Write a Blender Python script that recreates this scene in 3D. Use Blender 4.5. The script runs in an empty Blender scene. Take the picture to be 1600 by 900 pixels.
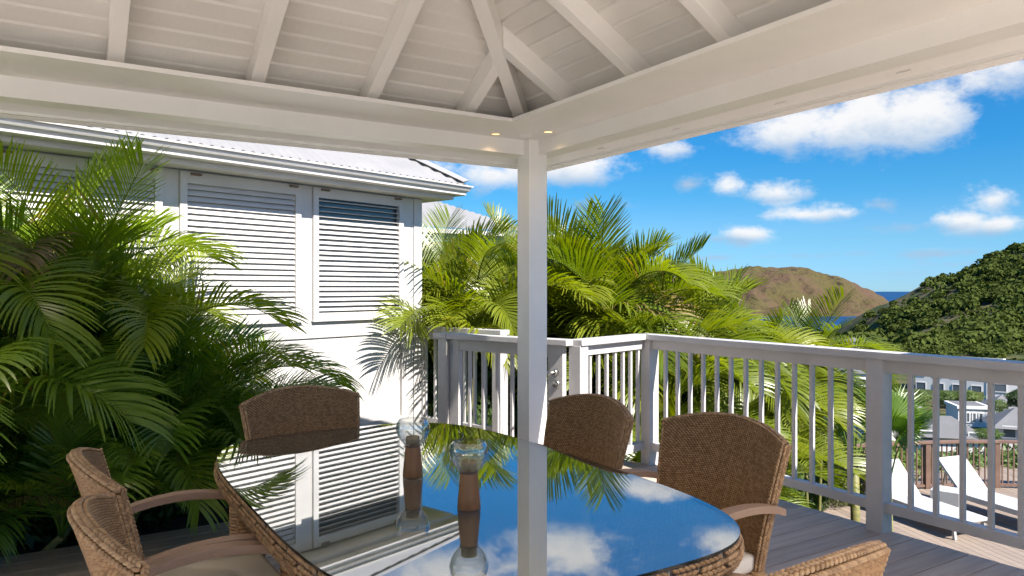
import bpy, bmesh, math, random
import numpy as np
from mathutils import Vector, Matrix
random.seed(7)
rng = np.random.default_rng(7)
SC = bpy.context.scene
COL = SC.collection
R = math.radians
# ------------------------------------------------------------------ camera
F_PX, CX, HY, CAMZ = 1165.0, 800.0, 451.0, 1.4
FW = Vector((.528, .849)).normalized()
RT = Vector((FW.y, -FW.x))
def cf(r, f):                       # camera-frame ground coordinates -> world xy
    return (RT.x*r + FW.x*f, RT.y*r + FW.y*f)
def at(px, py, f):                  # photo pixel at forward distance f -> world point
    x, y = cf((px-CX)/F_PX*f, f)
    return Vector((x, y, CAMZ - (py-HY)/F_PX*f))
cam_d = bpy.data.cameras.new('camera')
cam = bpy.data.objects.new('camera', cam_d); COL.objects.link(cam)
cam.location = (0, 0, CAMZ)
cam.rotation_euler = (R(90), 0, -math.atan2(FW.x, FW.y))
cam_d.sensor_width = 36; cam_d.lens = F_PX/1600*36
cam_d.shift_y = 1/1600
cam_d.clip_start = .05; cam_d.clip_end = 30000
SC.camera = cam
# ------------------------------------------------------------------ sun, sky
SUN_AZ = R(138)                     # clockwise from the camera's forward direction
SUN_EL = R(47)
hs = FW*math.cos(SUN_AZ) + RT*math.sin(SUN_AZ)
TOSUN = Vector((hs.x*math.cos(SUN_EL), hs.y*math.cos(SUN_EL), math.sin(SUN_EL)))
sd = bpy.data.lights.new('sun', 'SUN'); sd.energy = 2.4; sd.angle = R(.55); sd.color = (1, .935, .85)
so = bpy.data.objects.new('sun', sd); COL.objects.link(so)
so.rotation_euler = (-TOSUN).to_track_quat('-Z', 'Y').to_euler()
SC.view_settings.view_transform = 'Standard'; SC.view_settings.look = 'None'
SC.view_settings.gamma = 1; SC.view_settings.exposure = 2.55
SC.cycles.diffuse_bounces = 8; SC.cycles.transparent_max_bounces = 24
SC.cycles.max_bounces = 14
SC.cycles.caustics_reflective = False; SC.cycles.caustics_refractive = False
SC.cycles.sample_clamp_indirect = 6

class NT:
    """tiny node-tree helper"""
    def __init__(s, tree): s.t = tree; s.n = tree.nodes; s.l = tree.links
    def new(s, typ, **kw):
        n = s.n.new(typ)
        for k, v in kw.items(): setattr(n, k, v)
        return n
    def link(s, a, b): s.l.new(a, b)
    def val(s, sock, v):
        if hasattr(v, 'is_output') or isinstance(v, bpy.types.NodeSocket): s.link(v, sock)
        else: sock.default_value = v
    def math(s, op, a, b=0.0, c=None, clamp=False):
        n = s.new('ShaderNodeMath', operation=op); n.use_clamp = clamp
        s.val(n.inputs[0], a); s.val(n.inputs[1], b)
        if c is not None: s.val(n.inputs[2], c)
        return n.outputs[0]
    def mapr(s, v, a, b, c=0.0, d=1.0, smooth=True):
        n = s.new('ShaderNodeMapRange'); n.interpolation_type = 'SMOOTHSTEP' if smooth else 'LINEAR'
        s.val(n.inputs[0], v)
        for i, q in enumerate((a, b, c, d)): s.val(n.inputs[1+i], q)
        return n.outputs[0]
    def mix(s, f, a, b):
        n = s.new('ShaderNodeMix', data_type='RGBA'); n.clamp_factor = True
        s.val(n.inputs[0], f); s.val(n.inputs[6], a); s.val(n.inputs[7], b)
        return n.outputs[2]
    def noise(s, vec, scale, detail=3, rough=.55):
        n = s.new('ShaderNodeTexNoise'); n.inputs['Scale'].default_value = scale
        n.inputs['Detail'].default_value = detail; n.inputs['Roughness'].default_value = rough
        if vec is not None: s.link(vec, n.inputs['Vector'])
        return n.outputs['Fac']
    def vmath(s, op, a, b):
        n = s.new('ShaderNodeVectorMath', operation=op)
        s.val(n.inputs[0], a); s.val(n.inputs[1], b)
        return n

W = bpy.data.worlds.new('World'); SC.world = W; W.use_nodes = True
def build_sky():
    t = NT(W.node_tree); t.n.clear()
    out = t.new('ShaderNodeOutputWorld')
    sky = t.new('ShaderNodeTexSky', sky_type='NISHITA'); sky.sun_disc = False
    sky.sun_elevation = SUN_EL; sky.sun_rotation = math.atan2(hs.x, hs.y)
    sky.altitude = 50; sky.air_density = 1.0; sky.dust_density = 0; sky.ozone_density = 2.0
    bg = t.new('ShaderNodeBackground'); bg.inputs[1].default_value = .080
    
    tc = t.new('ShaderNodeTexCoord'); d = t.vmath('NORMALIZE', tc.outputs['Generated'], (0, 0, 0)).outputs[0]
    sep = t.new('ShaderNodeSeparateXYZ'); t.link(d, sep.inputs[0])
    fw = t.vmath('DOT_PRODUCT', d, (FW.x, FW.y, 0)).outputs['Value']
    rt = t.vmath('DOT_PRODUCT', d, (RT.x, RT.y, 0)).outputs['Value']
    az = t.math('ARCTAN2', rt, fw); el = t.math('ARCSINE', sep.outputs['Z'])
    comb = t.new('ShaderNodeCombineXYZ'); t.link(az, comb.inputs[0]); t.link(el, comb.inputs[1])
    # clear dry sea air: a deeper, more even blue than the standard atmosphere
    ramp = t.new('ShaderNodeValToRGB'); ramp.color_ramp.interpolation = 'EASE'
    t.link(t.math('DIVIDE', el, 1.2), ramp.inputs[0])
    stops = [(.007, (.085, .17, .32)), (.06, (.085, .175, .27)), (.11, (.052, .17, .26)), (.15, (.036, .168, .27)), (.24, (.04, .18, .28)), (.5, (.06, .27, .46)), (1.0, (.12, .36, .55))]
    cr = ramp.color_ramp
    while len(cr.elements) < len(stops): cr.elements.new(.5)
    for e_, (p_, c_) in zip(cr.elements, stops): e_.position = p_; e_.color = (*[min(1, q*1.12) for q in c_], 1)
    mm = t.new('ShaderNodeMix', data_type='RGBA', blend_type='MULTIPLY'); mm.inputs[0].default_value = 1
    t.link(sky.outputs[0], mm.inputs[6]); t.link(ramp.outputs[0], mm.inputs[7]); t.link(mm.outputs[2], bg.inputs[0])
    # fine and coarse cloud noise in (azimuth, elevation)
    def n2(scale, sx, sy, det, off, rough=.6):
        m = t.new('ShaderNodeMapping'); m.inputs['Scale'].default_value = (sx, sy, 1); m.inputs['Location'].default_value = (off, off*.7, off)
        t.link(comb.outputs[0], m.inputs[0]); return t.noise(m.outputs[0], scale, det, rough)
    fine = n2(19, 1, 1.5, 9, 3.1, .66)
    big = n2(7, 1, 1.8, 3, 8.3)
    # cumulus groups: pixel centre, half size in pixels, strength
    blobs = [(1325,196,168,52,1.15),(1432,182,82,58,1.2),(1230,206,98,36,1.0),(1350,170,70,40,1.0),(1570,105,95,46,.62),
             (1045,232,48,26,.62),(905,262,100,32,.9),(770,275,90,32,.85),(1010,142,85,28,.8),(880,48,125,42,1.0),(690,12,150,52,1.0),(1130,60,60,30,.7),(1140,292,34,20,.72),(1215,300,50,25,.9),(1255,336,85,17,.85),
             (1172,368,52,19,.85),(1320,332,30,12,.6),(1550,312,36,22,.72),(1500,348,42,22,.85),(1560,352,36,14,.8),
             (1100,374,60,9,.5),(1380,322,26,11,.4),(1410,354,60,8,.45),(1330,396,60,6,.42),(1240,400,60,6,.4),(1470,396,70,8,.5),
             (1380,428,70,6,.42),(1520,412,60,6,.42),(1120,402,60,6,.4),(930,318,45,14,.5),(700,262,50,22,.6),(640,300,60,18,.5),(1075,290,26,14,.45)]
    dens = None; under = None; wsum = None
    for px, py, sx, sy, st in blobs:
        a0 = math.atan((px-CX)/F_PX); e0 = math.atan((HY-py)/F_PX*math.cos(a0))
        k = F_PX/math.cos(a0)
        dx = t.math('MULTIPLY', t.math('SUBTRACT', az, a0), F_PX/sx)
        dy = t.math('MULTIPLY', t.math('SUBTRACT', el, e0), F_PX/sy)
        q = t.math('ADD', t.math('MULTIPLY', dx, dx), t.math('MULTIPLY', dy, dy))
        m = t.math('MULTIPLY', t.math('SUBTRACT', 1.0, t.math('SQRT', q)), st)
        m = t.math('MAXIMUM', m, -.6)
        wgt = t.math('MAXIMUM', t.math('ADD', m, .3), 0.0); u = t.math('MULTIPLY', t.math('SUBTRACT', 1.5 if st < .52 else .0, dy), wgt)
        dens = m if dens is None else t.math('MAXIMUM', dens, m)
        under = u if under is None else t.math('ADD', under, u)
        wsum = t.math('ADD', wgt, .02) if wsum is None else t.math('ADD', wsum, wgt)
    under = t.math('DIVIDE', under, wsum)
    front = t.math('ADD', dens, t.math('MULTIPLY', t.math('SUBTRACT', fine, .5), 2.1))
    front = t.math('ADD', front, t.math('MULTIPLY', t.math('SUBTRACT', big, .5), .7))
    alpha_f = t.mapr(front, -.06, .80)
    # the same fair-weather cumulus over the rest of the sky
    pl = t.new('ShaderNodeCombineXYZ')
    zz = t.math('ADD', t.math('MAXIMUM', sep.outputs['Z'], 0.0), .16)
    t.link(t.math('DIVIDE', sep.outputs['X'], zz), pl.inputs[0]); t.link(t.math('DIVIDE', sep.outputs['Y'], zz), pl.inputs[1])
    g = t.noise(pl.outputs[0], 1.5, 7, .58)
    alpha_g = t.mapr(g, .56, .72)
    inside = t.math('MULTIPLY', t.mapr(t.math('ABSOLUTE', az), .62, .8, 1, 0), t.mapr(el, .36, .5, 1, 0))
    alpha_g = t.math('MULTIPLY', alpha_g, t.math('SUBTRACT', 1.0, inside))
    alpha = t.math('MAXIMUM', alpha_f, alpha_g)
    alpha = t.math('MULTIPLY', alpha, t.mapr(el, .0, .03))
    alpha = t.math('MULTIPLY', alpha, .93)
    sh = t.mapr(t.math('ADD', under, t.math('MULTIPLY', t.math('SUBTRACT', fine, .5), 1.6)), -.2, 1.1)
    ccol = t.mix(sh, (1.0, .985, .97, 1), (.40, .56, .76, 1))
    cb = t.new('ShaderNodeBackground'); t.link(ccol, cb.inputs[0]); cb.inputs[1].default_value = .175
    mx = t.new('ShaderNodeMixShader'); t.link(alpha, mx.inputs[0]); t.link(bg.outputs[0], mx.inputs[1]); t.link(cb.outputs[0], mx.inputs[2])
    t.link(mx.outputs[0], out.inputs[0])
build_sky()

# ------------------------------------------------------------------ materials
MATS = {}
def mat(name, col, rough=.5, spec=.5, noise=None, bump=0, bscale=60, detail=4, metal=0, rand=0, coat=0):
    """principled with a two-tone noise colour and an optional bump; rand = per-object tint spread"""
    if name in MATS: return MATS[name]
    m = bpy.data.materials.new(name); m.use_nodes = True; t = NT(m.node_tree)
    b = t.n['Principled BSDF']
    b.inputs['Roughness'].default_value = rough; b.inputs['Specular IOR Level'].default_value = spec
    b.inputs['Metallic'].default_value = metal; b.inputs['Coat Weight'].default_value = coat
    c = (*col, 1)
    tc = t.new('ShaderNodeTexCoord')
    sock = None
    if noise:
        col2, sc, st = noise[0], noise[1], noise[2]
        v = tc.outputs['Object']
        if len(noise) > 3:
            mp = t.new('ShaderNodeMapping'); mp.inputs['Scale'].default_value = noise[3]; t.link(v, mp.inputs[0]); v = mp.outputs[0]
        f = t.noise(v, sc, detail, .6)
        f = t.mapr(f, .5-st, .5+st)
        sock = t.mix(f, c, (*col2, 1))
    if rand:
        oi = t.new('ShaderNodeObjectInfo')
        h = t.new('ShaderNodeHueSaturation')
        t.link(t.mapr(oi.outputs['Random'], 0, 1, 1-rand, 1+rand, False), h.inputs['Value'])
        if sock is not None: t.link(sock, h.inputs['Color'])
        else: h.inputs['Color'].default_value = c
        sock = h.outputs[0]
    if sock is not None: t.link(sock, b.inputs['Base Color'])
    else: b.inputs['Base Color'].default_value = c
    if bump:
        bn = t.new('ShaderNodeBump'); bn.inputs['Strength'].default_value = bump; bn.inputs['Distance'].default_value = .01
        t.link(t.noise(tc.outputs['Object'], bscale, 4, .6), bn.inputs['Height']); t.link(bn.outputs[0], b.inputs['Normal'])
    MATS[name] = m
    return m
white = mat('white_paint', (.86, .84, .81), .42, .4, ((.79, .765, .73), 1.7, .3), .12, 35)
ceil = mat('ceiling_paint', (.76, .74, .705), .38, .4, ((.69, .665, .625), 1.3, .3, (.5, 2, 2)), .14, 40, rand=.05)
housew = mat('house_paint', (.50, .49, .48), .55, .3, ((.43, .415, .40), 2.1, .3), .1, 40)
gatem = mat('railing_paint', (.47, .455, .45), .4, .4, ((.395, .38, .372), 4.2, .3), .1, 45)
deckm = mat('weathered_deck', (.44, .36, .29), .55, .35, ((.31, .25, .20), 3.0, .28, (.6, 9, 9)), .3, 60, rand=.14)
deck2 = mat('sunny_deck', (.25, .20, .16), .6, .3, ((.18, .14, .11), 2.5, .3, (9, .6, 9)), .3, 60, rand=.16)
teak = mat('weathered_teak', (.30, .19, .125), .5, .4, ((.40, .29, .22), 7, .22, (1, .12, 1)), .35, 120)
teakr = mat('rail_timber', (.17, .105, .075), .55, .35, ((.12, .07, .05), 5, .3), .3, 60, rand=.1)
wood = mat('walnut', (.37, .18, .078), .42, .4, ((.25, .11, .045), 26, .3, (1, 1, .12)), .1, 200)
tin = mat('corrugated_sheet', (.235, .23, .225), .42, .4, ((.20, .196, .192), 3.0, .25), .05, 30)
metal = mat('brushed_steel', (.45, .44, .42), .32, .5, metal=1)
bronze = mat('hinge_metal', (.10, .07, .055), .5, .5, ((.2, .12, .08), 60, .2))
soil = mat('dark_soil', (.055, .042, .032), .9, .2, ((.03, .024, .018), 9, .3), .6, 25)
cushion = mat('cream_cushion', (.70, .66, .60), .8, .2, ((.66, .62, .55), 8, .3), .15, 300)
loungm = mat('white_sling', (.37, .37, .365), .6, .3, bump=.05, bscale=300)
candle = mat('candle_cup', (.55, .42, .24), .35, .6, ((.15, .10, .06), 30, .3))
black = mat('glass_edge_dark', (.012, .016, .014), .15, .6)
glassdark = mat('window_glass', (.05, .07, .09), .04, .8)
wroof = mat('village_roof', (.13, .13, .135), .8, .2, ((.10, .10, .105), .6, .3), rand=.2)
vwall = mat('village_wall', (.62, .61, .60), .7, .2, ((.55, .54, .53), .3, .3), rand=.05)
vglass = mat('village_glass', (.09, .11, .13), .2, .6)
trunkm = mat('palm_cane', (.20, .17, .06), .55, .3, ((.11, .12, .04), 9, .25, (1, 1, 3)), .2, 40)
def wicker(name, c1, c2):
    m = bpy.data.materials.new(name); m.use_nodes = True; t = NT(m.node_tree); b = t.n['Principled BSDF']
    geo = t.new('ShaderNodeNewGeometry'); tc = t.new('ShaderNodeTexCoord')
    f = t.math('ADD', t.math('MULTIPLY', geo.outputs['Random Per Island'], .75), t.math('MULTIPLY', t.noise(tc.outputs['Object'], 9, 3), .35))
    t.link(t.mix(f, (*c1, 1), (*c2, 1)), b.inputs['Base Color'])
    b.inputs['Roughness'].default_value = .42; b.inputs['Specular IOR Level'].default_value = .35
    MATS[name] = m; return m
wick = wicker('woven_resin', (.21, .110, .048), (.45, .275, .135))
wickpale = wicker('woven_resin_pale', (.21, .12, .058), (.46, .30, .165))
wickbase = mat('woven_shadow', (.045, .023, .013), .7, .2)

def leafmat(name, c1, c2, trans=.38, tip=None):
    m = bpy.data.materials.new(name); m.use_nodes = True; t = NT(m.node_tree); b = t.n['Principled BSDF']; out = t.n['Material Output']
    oi = t.new('ShaderNodeObjectInfo'); tc = t.new('ShaderNodeTexCoord'); geo = t.new('ShaderNodeNewGeometry')
    f = t.math('ADD', t.math('MULTIPLY', oi.outputs['Random'], .55), t.math('MULTIPLY', geo.outputs['Random Per Island'], .3))
    f = t.math('ADD', f, t.math('MULTIPLY', t.noise(tc.outputs['Object'], 1.6, 2), .3))
    c = t.mix(f, (*c1, 1), (*c2, 1))
    if tip:
        dry = t.math('GREATER_THAN', geo.outputs['Random Per Island'], .965)
        c = t.mix(t.math('MULTIPLY', dry, .8), c, (*tip, 1))
    t.link(c, b.inputs['Base Color'])
    b.inputs['Roughness'].default_value = .34; b.inputs['Specular IOR Level'].default_value = .5
    tr = t.new('ShaderNodeBsdfTranslucent')
    h = t.new('ShaderNodeHueSaturation'); h.inputs['Saturation'].default_value = 1.1; h.inputs['Value'].default_value = 1.7
    t.link(c, h.inputs['Color']); t.link(h.outputs[0], tr.inputs[0])
    mx = t.new('ShaderNodeMixShader'); mx.inputs[0].default_value = trans
    t.link(b.outputs[0], mx.inputs[1]); t.link(tr.outputs[0], mx.inputs[2]); t.link(mx.outputs[0], out.inputs[0])
    MATS[name] = m; return m
leaf = leafmat('palm_leaf', (.060, .145, .018), (.17, .26, .026), .44, (.22, .13, .04))
leafy = leafmat('palm_leaf_sunny', (.065, .115, .008), (.205, .225, .016), .40, (.28, .16, .04))
leafmid = leafmat('palm_leaf_sunlit', (.085, .165, .010), (.25, .30, .018), .48, (.24, .15, .04))  # lighter leaf copy; sunlight on the taller clumps is put into its colour
leafdry = leafmat('palm_leaf_dry', (.13, .085, .035), (.26, .19, .08), .2)
leafb = leafmat('palm_leaf_bluish', (.075, .11, .07), (.15, .175, .11), .25)
fanl = leafmat('fan_leaf', (.055, .125, .018), (.13, .19, .028), .38)
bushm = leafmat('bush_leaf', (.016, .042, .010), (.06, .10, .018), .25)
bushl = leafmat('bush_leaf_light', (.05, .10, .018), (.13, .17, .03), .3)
hedgem = leafmat('hedge_leaf', (.05, .07, .022), (.15, .15, .065), .2)
hillleaf = leafmat('hill_leaf', (.010, .024, .006), (.062, .080, .016), .15)
_b = hillleaf.node_tree.nodes['Principled BSDF']; _b.inputs['Roughness'].default_value = .9; _b.inputs['Specular IOR Level'].default_value = .08
_n = [n for n in hillleaf.node_tree.nodes if n.type == 'TEX_NOISE'][0]; _n.inputs['Scale'].default_value = .11; _n.inputs['Detail'].default_value = 5
for _m in (bushm, bushl, hedgem): _m.node_tree.nodes['Principled BSDF'].inputs['Roughness'].default_value = .55
def clearglass(name, f0, power, tint):
    m = bpy.data.materials.new(name); m.use_nodes = True; t = NT(m.node_tree); out = t.n['Material Output']
    t.n.remove(t.n['Principled BSDF'])
    lw = t.new('ShaderNodeLayerWeight'); lw.inputs[0].default_value = .5
    fr = t.math('ADD', t.math('MULTIPLY', t.math('POWER', lw.outputs['Facing'], power), 1-f0), f0)
    tp = t.new('ShaderNodeBsdfTransparent'); tp.inputs[0].default_value = (*tint, 1)
    gl = t.new('ShaderNodeBsdfGlossy'); gl.inputs['Roughness'].default_value = .004
    mx = t.new('ShaderNodeMixShader'); t.link(fr, mx.inputs[0]); t.link(tp.outputs[0], mx.inputs[1]); t.link(gl.outputs[0], mx.inputs[2])
    t.link(mx.outputs[0], out.inputs[0]); MATS[name] = m; return m
tglass = clearglass('table_glass', .10, 1.65, (.86, .90, .89))
cglass = clearglass('candle_glass', .13, 1.15, (.88, .91, .92))

# ------------------------------------------------------------------ mesh helpers
class MB:
    def __init__(s): s.v = []; s.f = []
    def add(s, verts, faces):
        o = len(s.v); s.v.extend([tuple(p) for p in verts]); s.f.extend([tuple(o+i for i in q) for q in faces])
    def box(s, x0, x1, y0, y1, z0, z1):
        s.add([(x0,y0,z0),(x1,y0,z0),(x1,y1,z0),(x0,y1,z0),(x0,y0,z1),(x1,y0,z1),(x1,y1,z1),(x0,y1,z1)],
              [(0,3,2,1),(4,5,6,7),(0,1,5,4),(1,2,6,5),(2,3,7,6),(3,0,4,7)])
    def prism(s, prof, path_a, path_b):
        """profile points (list of 3-vectors as function end a / end b)"""
        n = len(prof); s.add([path_a(p) for p in prof] + [path_b(p) for p in prof],
              [tuple(range(n-1, -1, -1)), tuple(range(n, 2*n))] + [(i, (i+1) % n, n+(i+1) % n, n+i) for i in range(n)])
    def tube(s, pts, rad, n=8, cap=True):
        pts = [Vector(p) for p in pts]; rings = []
        for i, p in enumerate(pts):
            d = (pts[min(i+1, len(pts)-1)] - pts[max(i-1, 0)]).normalized()
            up = Vector((0, 0, 1)) if abs(d.z) < .9 else Vector((1, 0, 0))
            a = d.cross(up).normalized(); b = a.cross(d).normalized()
            r = rad[i] if isinstance(rad, (list, tuple)) else rad
            rings.append([p + a*math.cos(2*math.pi*k/n)*r + b*math.sin(2*math.pi*k/n)*r for k in range(n)])
        v = [q for g in rings for q in g]; f = []
        for i in range(len(pts)-1):
            for k in range(n): f.append((i*n+k, i*n+(k+1) % n, (i+1)*n+(k+1) % n, (i+1)*n+k))
        if cap: f += [tuple(range(n-1, -1, -1)), tuple((len(pts)-1)*n+k for k in range(n))]
        s.add(v, f)
    def bar(s, a, b, w, h, up=(0, 0, 1)):
        """rectangular bar from a to b; w across, h along up"""
        a = Vector(a); b = Vector(b); d = (b-a).normalized(); u = Vector(up); sd_ = d.cross(u).normalized(); u = sd_.cross(d).normalized()
        c = [sd_*(w/2)*i + u*(h/2)*j for i, j in ((-1,-1),(1,-1),(1,1),(-1,1))]
        s.add([a+q for q in c]+[b+q for q in c], [(3,2,1,0),(4,5,6,7)]+[(i,(i+1)%4,4+(i+1)%4,4+i) for i in range(4)])
    def lathe(s, prof, n=32, close=False):
        v = []; f = []
        for r_, z_ in prof:
            for k in range(n): v.append((r_*math.cos(2*math.pi*k/n), r_*math.sin(2*math.pi*k/n), z_))
        m = len(prof)
        for i in range(m-1):
            for k in range(n): f.append((i*n+k, i*n+(k+1)%n, (i+1)*n+(k+1)%n, (i+1)*n+k))
        if close: f += [tuple(range(n-1,-1,-1)), tuple((m-1)*n+k for k in range(n))]
        s.add(v, f)
    def mesh(s, name, m=None, bevel=0, smooth=False, fixn=True):
        me = bpy.data.meshes.new(name); me.from_pydata(s.v, [], s.f)
        if bevel or fixn:
            bm = bmesh.new(); bm.from_mesh(me)
            if fixn: bmesh.ops.recalc_face_normals(bm, faces=bm.faces)
            if bevel: bmesh.ops.bevel(bm, geom=list(bm.edges), offset=bevel, segments=2, affect='EDGES', profile=.7)
            bm.to_mesh(me); bm.free()
        if smooth: me.polygons.foreach_set('use_smooth', [True]*len(me.polygons))
        if m: me.materials.append(m)
        me.update(); return me
def link(name, me, parent=None, loc=None, rot=None, scale=None):
    o = bpy.data.objects.new(name, me); COL.objects.link(o)
    if parent: o.parent = parent
    if loc is not None: o.location = loc
    if rot is not None: o.rotation_euler = rot
    if scale is not None: o.scale = scale
    return o
def part(name, mb, m, parent, bevel=0, smooth=False, **kw):
    return link(name, mb.mesh(name, m, bevel, smooth), parent, **kw)
def tag(o, label, cat, group=None, kind=None):
    o['label'] = label
    if cat: o['category'] = cat
    if group: o['group'] = group
    if kind: o['kind'] = kind
    return o
def thing(name, label, cat, loc=(0,0,0), rz=0, group=None):
    o = bpy.data.objects.new(name, None); COL.objects.link(o); o.location = loc; o.rotation_euler = (0,0,rz); o.empty_display_size = .2
    return tag(o, label, cat, group)
def struct(o): o['kind'] = 'structure'; return o
def copy_tree(o, parent=None):
    c = o.copy(); COL.objects.link(c)
    if parent: c.parent = parent
    for ch in list(o.children): copy_tree(ch, c)
    return c
def boxpart(name, dims, m, parent, bevel=.003):
    mb = MB(); mb.box(*dims); return part(name, mb, m, parent, bevel)

# ------------------------------------------------------------------ terrain, sea
def sm(x): x = np.clip(x, 0, 1); return x*x*(3-2*x)
_tab = rng.random((64, 64))
def vnoise(x, y):
    xi = np.floor(x).astype(int); yi = np.floor(y).astype(int); fx = sm(x-xi); fy = sm(y-yi)
    g = lambda a, b: _tab[a % 64, b % 64]
    return (g(xi,yi)*(1-fx)+g(xi+1,yi)*fx)*(1-fy)+(g(xi,yi+1)*(1-fx)+g(xi+1,yi+1)*fx)*fy
def fbm(x, y, o=4):
    s = 0; a = .5
    for i in range(o): s = s+a*vnoise(x*2**i+13*i, y*2**i+7*i); a *= .5
    return s
LOW = -2.6
RIDGE_R = np.array([0, 150, 195, 215, 250, 295, 350, 500, 900.]); RIDGE_Z = np.array([-50, -46, -34, -15, 3, 22, 38, 62, 76.])
def height(r, f):
    r = np.asarray(r, float); f = np.asarray(f, float)
    x = RT.x*r + FW.x*f; y = RT.y*r + FW.y*f
    near = -.14 - 2.6*sm((x-4.15)/.5) - 2.2*sm((y-8.0)/5)*sm((x-2.8)/1.5)
    near = np.minimum(near, np.where(f > 16, LOW-.15-(f-16)*.2, near))
    val = -13 - 3*sm((f-70)/80) - 8*sm((f-260)/300)
    z = near*(1-sm((f-16)/50)) + val*sm((f-16)/50)
    zr = np.interp(r*430/np.maximum(f, 200)*.5 + r*.5, RIDGE_R, RIDGE_Z)
    t = sm((f-205)/225.)
    hill = val + (zr-val)*t
    back = sm((f-450)/300.)
    hill = hill*(1-back) + (-52)*back
    z = np.where(f > 205, hill, z)
    side = sm((.45-r/np.maximum(f, 1))/.12)*sm((f-150)/250)
    z = z*(1-side) + side*np.minimum(z, -16-(f-150)*.09)
    z = z + (fbm(r/22., f/22.)-.45)*5*sm((f-110)/150)
    return z
def grid_obj(name, m, rr, ff, hf):
    rr = np.asarray(rr); ff = np.asarray(ff)
    Rg = np.outer(ff, rr); Fg = np.outer(ff, np.ones(len(rr)))       # rr are tangents of the azimuth
    Z = hf(Rg, Fg); X = RT.x*Rg+FW.x*Fg; Y = RT.y*Rg+FW.y*Fg
    nr = len(rr); v = np.stack([X, Y, Z], -1).reshape(-1, 3)
    f = [(i*nr+j, i*nr+j+1, (i+1)*nr+j+1, (i+1)*nr+j) for i in range(len(ff)-1) for j in range(nr-1)]
    me = bpy.data.meshes.new(name); me.from_pydata(v.tolist(), [], f); me.materials.append(m)
    me.polygons.foreach_set('use_smooth', [True]*len(f)); me.update()
    return struct(link(name, me))
def groundmat():
    m = bpy.data.materials.new('hillside_ground'); m.use_nodes = True; t = NT(m.node_tree); b = t.n['Principled BSDF']
    tc = t.new('ShaderNodeTexCoord')
    a = t.mapr(t.noise(tc.outputs['Object'], .05, 6, .65), .4, .62)
    c = t.mix(a, (.035, .05, .014, 1), (.12, .085, .055, 1))
    c = t.mix(t.mapr(t.noise(tc.outputs['Object'], .6, 5, .7), .42, .6), c, (.03, .045, .013, 1))
    t.link(c, b.inputs['Base Color']); b.inputs['Roughness'].default_value = .95; b.inputs['Specular IOR Level'].default_value = .1
    return m
ff = np.concatenate([np.linspace(.6, 20, 60), np.geomspace(21, 900, 110)])
grid_obj('ground', groundmat(), np.tan(np.linspace(-1.15, 1.15, 150)), ff, height)
def headmat():
    m = bpy.data.materials.new('dry_headland'); m.use_nodes = True; t = NT(m.node_tree); b = t.n['Principled BSDF']
    tc = t.new('ShaderNodeTexCoord')
    c = t.mix(t.mapr(t.noise(tc.outputs['Object'], .012, 6, .62), .42, .6), (.094, .059, .038, 1), (.080, .066, .027, 1))
    c = t.mix(t.mapr(t.noise(tc.outputs['Object'], .035, 6, .75), .52, .66), c, (.036, .026, .020, 1))
    c = t.mix(t.mapr(t.noise(tc.outputs['Object'], .09, 4, .7), .58, .7), c, (.026, .028, .014, 1))
    t.link(c, b.inputs['Base Color']); b.inputs['Roughness'].default_value = .95; b.inputs['Specular IOR Level'].default_value = .1
    bn = t.new('ShaderNodeBump'); bn.inputs['Strength'].default_value = 1; bn.inputs['Distance'].default_value = 14
    t.link(t.noise(tc.outputs['Object'], .028, 8, .7), bn.inputs['Height']); t.link(bn.outputs[0], b.inputs['Normal'])
    return m
HR = np.array([-.2, .10, .19, .235, .265, .29, .315, .345, .375, .40, .43, .46, .485, .505, .52])
HY_ = np.array([432, 424, 420, 414, 425, 424, 416, 416, 417, 421, 430, 441, 455, 472, 492.])
def head_h(r, f):
    az_ = r/f
    top = np.interp(az_, HR, HY_); zt = CAMZ-(top-HY)/F_PX*1500
    t = np.clip(1-np.abs(f-1500)/260., 0, 1)**.8
    z = -47 + (zt+47)*t
    n = fbm(r/70., f/70., 5)-.47
    rid = np.abs(fbm(r/120.+9, f/120.+4, 4)-.47)
    return z + (n*60 - rid*95)*np.clip(t*(1-t)*3.4, 0, 1) + (fbm(r/22., f/22., 3)-.45)*11*t
grid_obj('headland_hill', headmat(), np.linspace(-.2, .53, 230), np.linspace(1236, 1764, 90), head_h)
def seamat():
    m = bpy.data.materials.new('sea_water'); m.use_nodes = True; t = NT(m.node_tree); b = t.n['Principled BSDF']
    tc = t.new('ShaderNodeTexCoord')
    c = t.mix(t.mapr(t.noise(tc.outputs['Object'], .01, 5), .4, .6), (.003, .028, .085, 1), (.005, .042, .115, 1))
    t.link(c, b.inputs['Base Color']); b.inputs['Roughness'].default_value = .55; b.inputs['Specular IOR Level'].default_value = .12
    bn = t.new('ShaderNodeBump'); bn.inputs['Strength'].default_value = .6; bn.inputs['Distance'].default_value = 1.0
    t.link(t.noise(tc.outputs['Object'], .12, 5), bn.inputs['Height']); t.link(bn.outputs[0], b.inputs['Normal'])
    return m
sv = [(*cf(math.tan(a)*d, d), -45) for a in (-1.2, -.6, 0, .6, 1.2) for d in (250, 11600)]
me = bpy.data.meshes.new('sea'); me.from_pydata(sv, [], [(2*i, 2*i+2, 2*i+3, 2*i+1) for i in range(4)]); me.materials.append(seamat())
struct(link('sea', me))

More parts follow.
